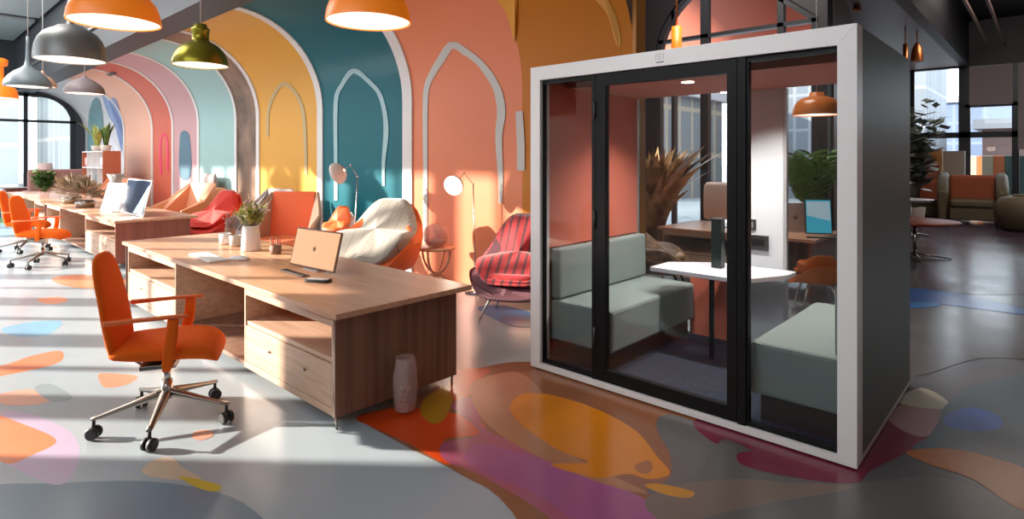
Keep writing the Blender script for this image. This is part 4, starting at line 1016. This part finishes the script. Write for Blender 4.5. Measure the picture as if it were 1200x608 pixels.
spray(t, 'foliage', M['leaf_pale'], 70, .24, .14, .25, .085, 11)
spray(t, 'blossoms', M['blossom'], 18, .34, .20, .25, .03, 12, .008)
spray(t, 'pale_blossoms', M['ceramic'], 18, .24, .17, .25, .03, 14, .008)
for i, (px, py, s, lab) in enumerate(((264, 286, 1.0, 'pale sand cup, left of its twin beside the flower vase'), (276, 288.5, 1.0, 'sand-coloured cup touching the flower vase'))):
    x, y = G(px, py, ZT); 
    t = thing('ceramic_cup', lab, 'cup', (x, y, ZT), 0, 'sand-coloured cups')
    m = MB(); m.lathe([(.001, 0), (.050, 0), (.058, .02), (.060, .115), (.054, .115), (.052, .03), (.001, .02)], 28); m.build('body', M['pot'] if i else M['ceramic'], t)
t_ = potted('small brown-potted bouquet standing behind the sand cups', (G(270, 279, ZT)[0], G(270, 279, ZT)[1], ZT), 'bush', .06, .12, M['tan'], M['blossom'], 18, .2, 5, .6, wl_=.02)
x, y = G(323, 297, ZT)
t = thing('pencil_cup', 'small brown cup of red pencils on the front desk', 'cup', (x, y, ZT))
m = MB(); m.lathe([(.001, 0), (.048, 0), (.054, .015), (.055, .085), (.048, .085), (.045, .02), (.001, .012)], 28); m.build('body', M['cup'], t)
rnd = random.Random(3)
for k in range(9):
    a = rnd.uniform(0, 2*PI); m = MB(); m.tube([(.02*math.cos(a), .02*math.sin(a), .02), (.05*math.cos(a), .05*math.sin(a), .14+rnd.uniform(0, .03))], .005, 6); m.build('pencil', (M['bright_red'], M['peach'], M['dusty'])[k % 3], t)
# tablet-like monitor with orange screen: corners by height
def screen(name, label, cat, base_l, base_r, height, tilt, m_bez, m_scr, bez=.018, th=.016, group=None, stand=True, zt=ZT, logo=None):
    """upright screen from base_l to base_r (plan points), screen side towards the camera side; tilt leans it back"""
    bl, br = Vector((*base_l, 0)), Vector((*base_r, 0)); w = (br-bl).length; ang = math.atan2((br-bl).y, (br-bl).x)
    c0 = (bl+br)/2
    t = thing(name, label, cat, (c0.x, c0.y, zt), ang, group)
    rot = Matrix.Rotation(-tilt, 3, 'X')
    z0 = .012
    m = MB(); m.box(-w/2, w/2, 0, th, 0, height, rot=rot, loc=(0, 0, z0)); m.build('casing', m_bez, t, bevel=.004)
    m = MB(); m.box(-w/2+bez, w/2-bez, -.002, -.0003, bez, height-bez, rot=rot, loc=(0, 0, z0)); s_ = m.build('screen', m_scr, t)
    if logo:
        m = MB(); pts = [(0, -.020), (.012, -.018), (.019, .0), (.014, .014), (.004, .013), (0, .010), (-.004, .013), (-.014, .014), (-.019, .0), (-.012, -.018)]
        sc_, lx_ = logo
        k_ = [rot @ Vector((x*sc_, -.004, height/2+z*sc_))+Vector((0, 0, z0)) for x, z in pts]; m.slab(k_, .001)
        k_ = [rot @ Vector((x*sc_, -.004, height/2+z*sc_))+Vector((0, 0, z0)) for x, z in ((0, .017), (.003, .026), (.009, .028), (.006, .019))]; m.slab(k_, .001)
        m.build('logo', M['logo'], s_)
    if stand:
        m = MB(); m.tube([rot @ Vector((0, th, height*.45))+Vector((0, 0, z0)), (0, height*.32, .008)], .012, 8)
        m.box(-w*.16, w*.16, -.01, height*.36, .0, .008); m.build('stand', M['alu'], t)
    return t
bl, br = G(339, 311, ZT), G(391, 322, ZT)
screen('tablet_display', 'dark-framed display with glowing orange screen on the front desk', 'monitor', bl, br, .325, R(14), M['cup'], M['screen_orange'], .014, logo=(1.1, 0))
x, y = G(345, 320, ZT)
t = thing('keyboard', 'thin dark keyboard lying at the foot of the orange-screened display', 'keyboard', (x, y, ZT), R(-1))
m = MB(); m.box(-.20, .20, -.03, .03, 0, .008); m.build('body', M['grey_brown'], t, bevel=.002)
m = MB(); [m.box(-.19+i*.027, -.19+i*.027+.023, -.02+j*.015, -.02+j*.015+.012, .0085, .010) for i in range(14) for j in range(3)]; m.build('keys', M['blackplastic'], t)
x, y = G(373, 329.5, ZT)
t = thing('smartphone', 'black handset with pale top lying in front of the orange-screened display', 'phone', (x, y, ZT), R(28))
m = MB(); m.rings([superring((0, 0, z), (1, 0, 0), (0, 1, 0), a, b_, 28, 5) for z, a, b_ in ((0, .098, .048), (.004, .10, .05), (.014, .10, .05), (.018, .096, .046))]); m.build('body', M['blackplastic'], t)
m = MB(); m.rings([superring((0, 0, z), (1, 0, 0), (0, 1, 0), a, b_, 28, 5) for z, a, b_ in ((.0183, .086, .036), (.0205, .084, .034))]); m.build('cover', M['ceramic'], t)

# ============================================================ THINGS ON THE FAR DESKS
bl, br = G(140, 249, ZT), G(167, 255, ZT)
t = screen('desktop_monitor', 'large dark monitor with a pale slanted stripe on the far desk', 'monitor', bl, br, .58, R(13), M['alu'], M['screen_dark'], .02, stand=True)
m = MB(); w_ = (Vector(br)-Vector(bl)).length
rot = Matrix.Rotation(-R(13), 3, 'X'); m.slab([rot @ Vector(p)+Vector((0, 0, .012)) for p in ((w_*.08, -.004, .03), (w_*.46, -.004, .03), (w_*.46, -.004, .50))], .001)
m.build('screen_stripe', M['screen_pale'], t)
bl, br = G(117, 248, ZT), G(139, 249, ZT)
screen('laptop', 'white upright laptop screen left of the dark monitor', 'laptop', bl, br, .50, R(16), M['ceramic'], M['keys'], .006, stand=True)
quad = [(130, 243), (140, 243)]
x, y = G(134, 243, ZT)
t = thing('desk_organizer', 'tan striped paper sorter between white laptop and dark monitor', 'organizer', (x, y+.18, ZT), R(-10))
m = MB(); m.box(-.14, .14, -.04, .04, 0, .02); m.build('base', M['peach'], t)
for i in range(4): m = MB(); m.box(-.12+i*.07, -.09+i*.07, -.04, .04, .0205, .36-.02*i, ); m.build('divider', (M['peach'], M['tan'])[i % 2], t)
potted('green leafy plant in a clear pot at the left end of the far desk', (*G(52, 232, ZT), ZT), 'bush', .11, .16, M['rose_glass'], M['leaf'], 70, .50, 21, .6, wl_=.07)
def flower_ball(label, px, py, s, seed):
    x, y = G(px, py, ZT); t = thing('dried_flower_arrangement', label, 'flowers', (x, y, ZT), 0, 'bronze dried flowers on the far desk')
    m = MB(); m.lathe([(.001, 0), (.10*s, 0), (.12*s, .10), (.09*s, .14), (.001, .13)], 20); m.build('bowl', M['bronze_metal'], t)
    rnd = random.Random(seed); m = MB()
    for k in range(150):
        a = rnd.uniform(0, 2*PI); e_ = rnd.uniform(-.2, 1.4); d = Vector((math.cos(a)*math.cos(e_), math.sin(a)*math.cos(e_), math.sin(e_)))
        p_ = Vector((0, 0, .16*s))+d*.16*s*rnd.uniform(.4, 1); s_ = d.cross(Vector((rnd.random(), rnd.random(), 1))).normalized(); l = .15*s*rnd.uniform(.5, 1)
        m.rings([[p_, p_+d*l*.4+s_*l*.22, p_+d*l+s_*.01], [p_+Vector((0, 0, .01)), p_+d*l*.5, p_+d*l], [p_, p_+d*l*.4-s_*l*.22, p_+d*l-s_*.01]], cap=False, closed=False)
    m.norec = True; m.build('petals', M['dried'], t)
flower_ball('low spiky bronze dried flowers next to the green plant on the far desk', 84, 238, 1.5, 31)
flower_ball('bronze dried flowers between the spiky bunch and the white laptop', 100, 243, 1.4, 32)
x, y = G(106, 240, ZT)
t = thing('glass_vase', 'tall silver-grey vase rising out of the bronze dried flowers', 'vase', (x-.1, y+.45, ZT)); 
m = MB(); m.lathe([(.001, 0), (.10, 0), (.17, .12), (.18, .25), (.12, .40), (.10, .46), (.16, .60), (.15, .60), (.001, .3)], 24); m.build('body', mat('smoky_vase', (.42, .38, .35), .3, metal=.3), t)
for px, py, lab in ((158, 254, 'white paper lying on the front corner of the far desk'), (95, 243, 'white open notebook beside the bronze flowers')):
    x, y = G(px, py+(4 if px == 158 else 6), ZT); t = thing('paper_sheet', lab, 'paper', (x-.35, y+.06, ZT), R(15))
    m = MB(); m.box(-.16, .16, -.10, .10, 0, .008); m.build('sheet', M['keys'], t); m = MB(); m.box(-.15, .0, -.09, .09, .0085, .014); m.build('cover', M['ceramic'], t)

# ============================================================ BEHIND THE POD
bx, by = cam2w((960-600)/F*7.5, 7.5)
def flat_screen(label, px, py, Yc, w, h, ang, m_c, m_s, tilt=R(8), logo=None, name='laptop', zt=.7215, cat='laptop'):
    X, Y = cam2w((px-600)/F*Yc, Yc)
    d = Vector((math.cos(ang), math.sin(ang)))*w/2
    return screen(name, label, cat, (X-d.x, Y-d.y), (X+d.x, Y+d.y), h, tilt, m_c, m_s, .012, logo=logo, stand=True, zt=zt)
t = flat_screen('open laptop with cyan screen on the desk behind the booth', 960, 246, 7.05, .30, .42, R(30), M['blackplastic'], M['screen_cyan'])
m = MB(); rot = Matrix.Rotation(-R(8), 3, 'X'); m.slab([rot @ Vector(p)+Vector((0, 0, .012)) for p in ((-.13, -.004, .22), (.13, -.004, .16), (.13, -.004, .39), (-.13, -.004, .39))], .001); m.build('screen_page', M['screen_pale'], t)
t = flat_screen('silver laptop lid with a dark mark, left of the cyan-screened laptop', 933, 246, 7.25, .26, .36, R(38), mat('rose_alu', (.62, .50, .46), .4, metal=.3), mat('rose_alu_b', (.62, .50, .46), .4, metal=.3), logo=(1.5, 0))
X, Y = cam2w((962-600)/F*6.78, 6.78)
t = thing('keyboard', 'small dark keyboard below the cyan-screened laptop', 'keyboard', (X, Y, .7215), R(20)); m = MB(); m.box(-.15, .15, -.05, .05, 0, .012); m.build('body', M['blackplastic'], t, bevel=.003); m = MB(); [m.box(-.14+i*.03, -.115+i*.03, -.035+j*.024, -.018+j*.024, .0125, .015) for i in range(9) for j in range(3)]; m.build('keys', M['cup'], t)
X, Y = cam2w((843-600)/F*7.9, 7.9)
t = thing('desktop_monitor', 'pale rounded monitor back seen past the black power tower', 'monitor', (X, Y, .7215), R(25))
m = MB(); m.rings([superring((0, 0, z), (1, 0, 0), (0, 1, 0), a, b_, 24, 4) for z, a, b_ in ((.10, .17, .02), (.12, .20, .03), (.30, .205, .035), (.55, .20, .03), (.60, .16, .02))]); m.build('casing', mat('blush_casing', (.70, .56, .50), .4), t)
m = MB(); m.cyl(0, 0, .008, .11, .03); m.lathe([(.001, 0), (.12, 0), (.12, .008), (.001, .009)], 24); m.build('stand', M['alu'], t)
# orange chair in front of the rear desk
tub_chair('shell_armchair', 'translucent orange chair with steel legs below the rear desk', (*cam2w((957-600)/F*6.3, 6.3), .001), R(120), .50, .48, .42, .44, .66, mat('amber_plastic', (.60, .16, .03), .25), mat('amber_plastic_in', (.60, .17, .03), .25), mat('amber_seat', (.5, .12, .02), .3), M['chrome'], lean=.2)
potted('large green palm behind the laptops in front of the rear window', (*cam2w((948-600)/F*7.82, 7.82), .7215), 'palm', .13, .20, M['pot'], M['leaf'], 46, .90, 41, .34, wl_=.05)
potted('tall plant of glossy bronze leaves beside the rear window', (-4.38, 7.85, .001), 'blade', .24, .45, M['bronze_metal'], M['bronze_leaf'], 130, 1.75, 42, .68, wl_=.10)
# patterned lounge chair left of the rear desk
tub_chair('lounge_chair', 'bronze-patterned round lounge chair by the rear window, left of the desk', (-3.40, 6.28, .001), R(20), .74, .72, .42, .62, .95, mat('bronze_pattern', (.18, .10, .055), .4, noise=.8, nscale=7), mat('bronze_pattern_in', (.30, .19, .12), .4, noise=.8, nscale=9), M['bronze_leaf'], M['black'], lean=.15)

# ============================================================ FAR RIGHT LOUNGE
def club(label, loc, rz, sc_, m_out, m_in, group):
    s = 1.0
    t = thing('club_armchair', label, 'armchair', loc, rz, group)
    m = MB(); m.box(-.36*s, .34*s, -.34*s, .34*s, .07, .30); m.build('base', m_out, t, bevel=.02)
    m = MB(); m.box(-.20*s, .37*s, -.33*s, .33*s, .305, .45); m.build('seat_cushion', m_out, t, bevel=.04)
    m = MB(); m.box(-.38*s, -.22*s, -.35*s, .35*s, .305, .90); m.build('backrest', m_in, t, bevel=.06)
    for q in (-1, 1):
        m = MB(); rs = []
        for x, zt, ww in ((-.40, .93, .06), (-.36, .95, .085), (-.1, .86, .09), (.2, .72, .09), (.36, .62, .085), (.40, .58, .05)):
            y = q*.44*s; ww *= s
            rs.append([(x*s, y-ww, .08), (x*s, y+ww, .08), (x*s, y+ww*1.05, zt-.06), (x*s, y+ww*.5, zt), (x*s, y-ww*.5, zt), (x*s, y-ww*1.05, zt-.06)])
        m.rings(rs); m.build('armrest', m_out, t)
    for sx in (-.3, .3):
        for sy in (-.36, .36): m = MB(); m.cyl(sx*s, sy*s, .001, .07, .025, 10); m.build('leg', M['black'], t)
    t.scale = (sc_,)*3; return t
CG = 'olive club armchairs'
X, Y = cam2w((1139-600)/F*14.9, 14.9)
faceang = math.atan2(-Y, -X)
club('olive leather club armchair with rust-orange inner back, facing the room', (X, Y, .001), faceang, 1.34, M['olive_leather'], M['rust_fabric'], CG)
X, Y = cam2w((1092-600)/F*16.4, 16.4)
club('olive and rust club armchair partly behind the front one, beside the plant', (X, Y, .001), faceang+R(-10), 1.12, M['olive_leather'], M['rust_fabric'], CG)
X, Y = cam2w((1203-600)/F*13.2, 13.2)
t = thing('round_pouf', 'rounded olive armchair cut by the right edge of the room', 'armchair', (X, Y, .001), faceang, None)
m = MB(); m.lathe([(.001, .0), (.42, 0), (.52, .10), (.58, .35), (.56, .60), (.46, .74), (.30, .78), (.001, .70)], 36); m.build('body', M['olive_leather'], t)
m = MB(); m.lathe([(.001, .72), (.26, .75), (.24, .82), (.001, .84)], 28); m.build('cushion', M['olive_leather'], t)
# patchwork chairs
for i, (px, yc, lab) in enumerate(((1145, 19.5, 'dark green and cream patchwork chair right behind the olive armchair'), (1178, 18.0, 'patchwork chair of green and orange squares near the right window edge'))):
    X, Y = cam2w((px-600)/F*yc, yc); t = thing('patchwork_chair', lab, 'armchair', (X, Y, .001), faceang, 'patchwork chairs')
    m = MB(); m.box(-.4, .45, -.55, .55, .15, .5); m.build('seat', M['patch1'], t, bevel=.04)
    for k in range(4):
        m = MB(); m.box(-.5, -.32, -.56+k*.28, -.285+k*.28, .51, 1.72); m.build('back_stripe', (M['patch1'], M['patch2'], M['patch3'], M['patch1'])[(k+i) % 4], t, bevel=.02)
    for sx in (-.3, .3):
        for sy in (-.4, .4): m = MB(); m.cyl(sx, sy, 0, .15, .03, 8); m.build('leg', M['black'], t)
# round tables by the pod's far corner
def rtable(label, px, py, z, r, m_top, yc=None, legm=None, base=True):
    X, Y = G(px, py, z); t = thing('round_table', label, 'table', (X, Y, .001), 0, 'round tables beside the booth')
    m = MB(); m.lathe([(.001, z-.05), (r*.9, z-.05), (r, z-.02), (r, z-.005), (r*.98, z), (.001, z)], 40); m.build('tabletop', m_top, t)
    m = MB(); m.cyl(0, 0, .03, z-.05, .03); m.build('column', M['chrome'], t)
    for i in range(4):
        a = PI/2*i+.3; k = MB(); k.tube([(0, 0, .08), (math.cos(a)*r*.8, math.sin(a)*r*.8, .02)], .02, 8, .012); k.build('foot', M['chrome'], t)
    return t
rtable('rust-red round table in front of the white-topped one', 1072, 258, .62, .62, M['rust_top'])
rtable('white-topped round table with a rust rim above the rust-red one', 1066, 233, .78, .42, M['white_top'])
potted('tall variegated plant rising beside the booth in front of the far window', (*cam2w((1070-600)/F*13.7, 13.7), .001), 'bush', .25, .5, M['pot'], M['leaf_dark'], 60, 2.5, 51, .26, wl_=.15)
# counter below the far window
X, Y = -2.95, 21.05
t = thing('sideboard', 'orange and brown sideboard under the far window', 'cabinet', (X, Y, .001))
m = MB(); m.box(-.60, .60, -.3, .3, .1, 1.9); m.build('body', mat('ochre_panel', (.50, .24, .06), .5), t, bevel=.01)
m = MB(); m.box(-.58, .58, -.33, -.301, .9, 1.45); m.build('shelf_front', mat('rust_panel', (.34, .10, .05), .5), t)
m = MB(); m.box(-.58, .58, -.33, -.301, .15, .62); m.build('lower_front', M['plaster_dark'], t)
t = thing('storage_cabinet', 'cream cabinet standing right of the orange sideboard', 'cabinet', (-2.06, 21.1, .001))
m = MB(); m.box(-.25, .25, -.12, .12, .0, 1.85); m.build('body', mat('cream_panel', (.42, .38, .32), .5), t, bevel=.01)
m = MB(); m.box(-.235, .235, -.14, -.121, .1, 1.8); m.build('door', mat('cream_door', (.45, .41, .34), .5), t, bevel=.005); m = MB(); m.box(.18, .20, -.16, -.1405, .9, 1.1); m.build('handle', M['alu'], t)

# small vent on the vault
p0 = surf(131, 86, .02)
m = MB(); m.box(-.32, .32, -.05, .05, -.008, .008)
for k in range(4): m.box(-.30, .30, -.04+k*.022, -.032+k*.022, .0081, .014)
o = m.build('air_vent', mat('vent_grey', (.12, .10, .10), .5)); o.location = p0
o.rotation_euler = (math.atan2((p0.y-(WY-VR)), -(p0.z-SPR)), 0, 0); tag(o, 'narrow grey air vent set in the peach stripe of the vault', 'vent')

# ============================================================ LIGHT
def area(name, loc, target, sx, sy, e, col):
    L = bpy.data.lights.new(name, 'AREA'); L.shape = 'RECTANGLE'; L.size = sx; L.size_y = sy; L.energy = e; L.color = col
    o = bpy.data.objects.new(name, L); C.objects.link(o); o.location = loc; o.rotation_euler = (Vector(target)-Vector(loc)).to_track_quat('-Z', 'Y').to_euler(); return o
for lx_ in (-2.6, -1.5):  # added fill aimed at the pod front, no fixtures there
    L = bpy.data.lights.new('added_pod_fill', 'SPOT'); L.energy = 230; L.spot_size = R(38); L.spot_blend = .9; L.shadow_soft_size = .25; L.color = (1, .95, .93)
    o = bpy.data.objects.new('added_pod_fill', L); C.objects.link(o); o.location = (lx_+.6, -1.8, 4.9); o.rotation_euler = (Vector((lx_+.2, 3.5, 1.35))-o.location).to_track_quat('-Z', 'Y').to_euler()
area('added_ceiling_fill', (-.6, 16, 5.4), (-1.0, 17.5, 0), 2.0, 4.0, 130, (1, .86, .78))  # this and the next three are overhead fill lights added without fixtures
area('added_ceiling_fill', (-3.4, 7.2, 5.4), (-3.4, 7.3, 0), 1.6, 1.6, 160, (1, .90, .82))
area('added_ceiling_fill', (-11.5, .8, 5.55), (-11.5, 2.0, 0), 6, 2.5, 380, (1, .96, .92))
area('added_ceiling_fill', (-19.5, .8, 5.55), (-19.5, 2.0, 0), 6, 2.5, 380, (1, .96, .92))
S = bpy.data.lights.new('sun', 'SUN'); S.energy = 14; S.angle = R(.8); S.color = (1, .90, .78)
so = bpy.data.objects.new('sun', S); C.objects.link(so)
el = R(17.5); h = Vector((CA, SA, 0)).normalized()
h = Matrix.Rotation(R(-2), 3, 'Z') @ h
d = Vector((h.x*math.cos(el), h.y*math.cos(el), -math.sin(el))); so.rotation_euler = d.to_track_quat('-Z', 'Y').to_euler()
w = bpy.data.worlds.new('world'); bpy.context.scene.world = w; w.use_nodes = True
bg = w.node_tree.nodes['Background']; bg.inputs[0].default_value = (.84, .92, 1.0, 1); bg.inputs[1].default_value = 4.4
sc = bpy.context.scene
sc.view_settings.view_transform = 'Standard'; sc.view_settings.look = 'None'; sc.view_settings.gamma = 1; sc.view_settings.use_curve_mapping = False
sc.view_settings.exposure = 0.08
cm = bpy.data.cameras.new('camera'); cm.sensor_width = 36; cm.lens = 36*F/1200; cm.shift_y = -(304-185)/1200; cm.clip_end = 400
co = bpy.data.objects.new('camera', cm); C.objects.link(co); co.location = (0, 0, EYE); co.rotation_euler = (PI/2, 0, math.atan2(SA, CA)); sc.camera = co
sc.cycles.max_bounces = 10; sc.cycles.diffuse_bounces = 5; sc.cycles.transparent_max_bounces = 16; sc.cycles.glossy_bounces = 4
sc.cycles.use_denoising = True; sc.cycles.sample_clamp_indirect = 6; sc.cycles.caustics_reflective = False
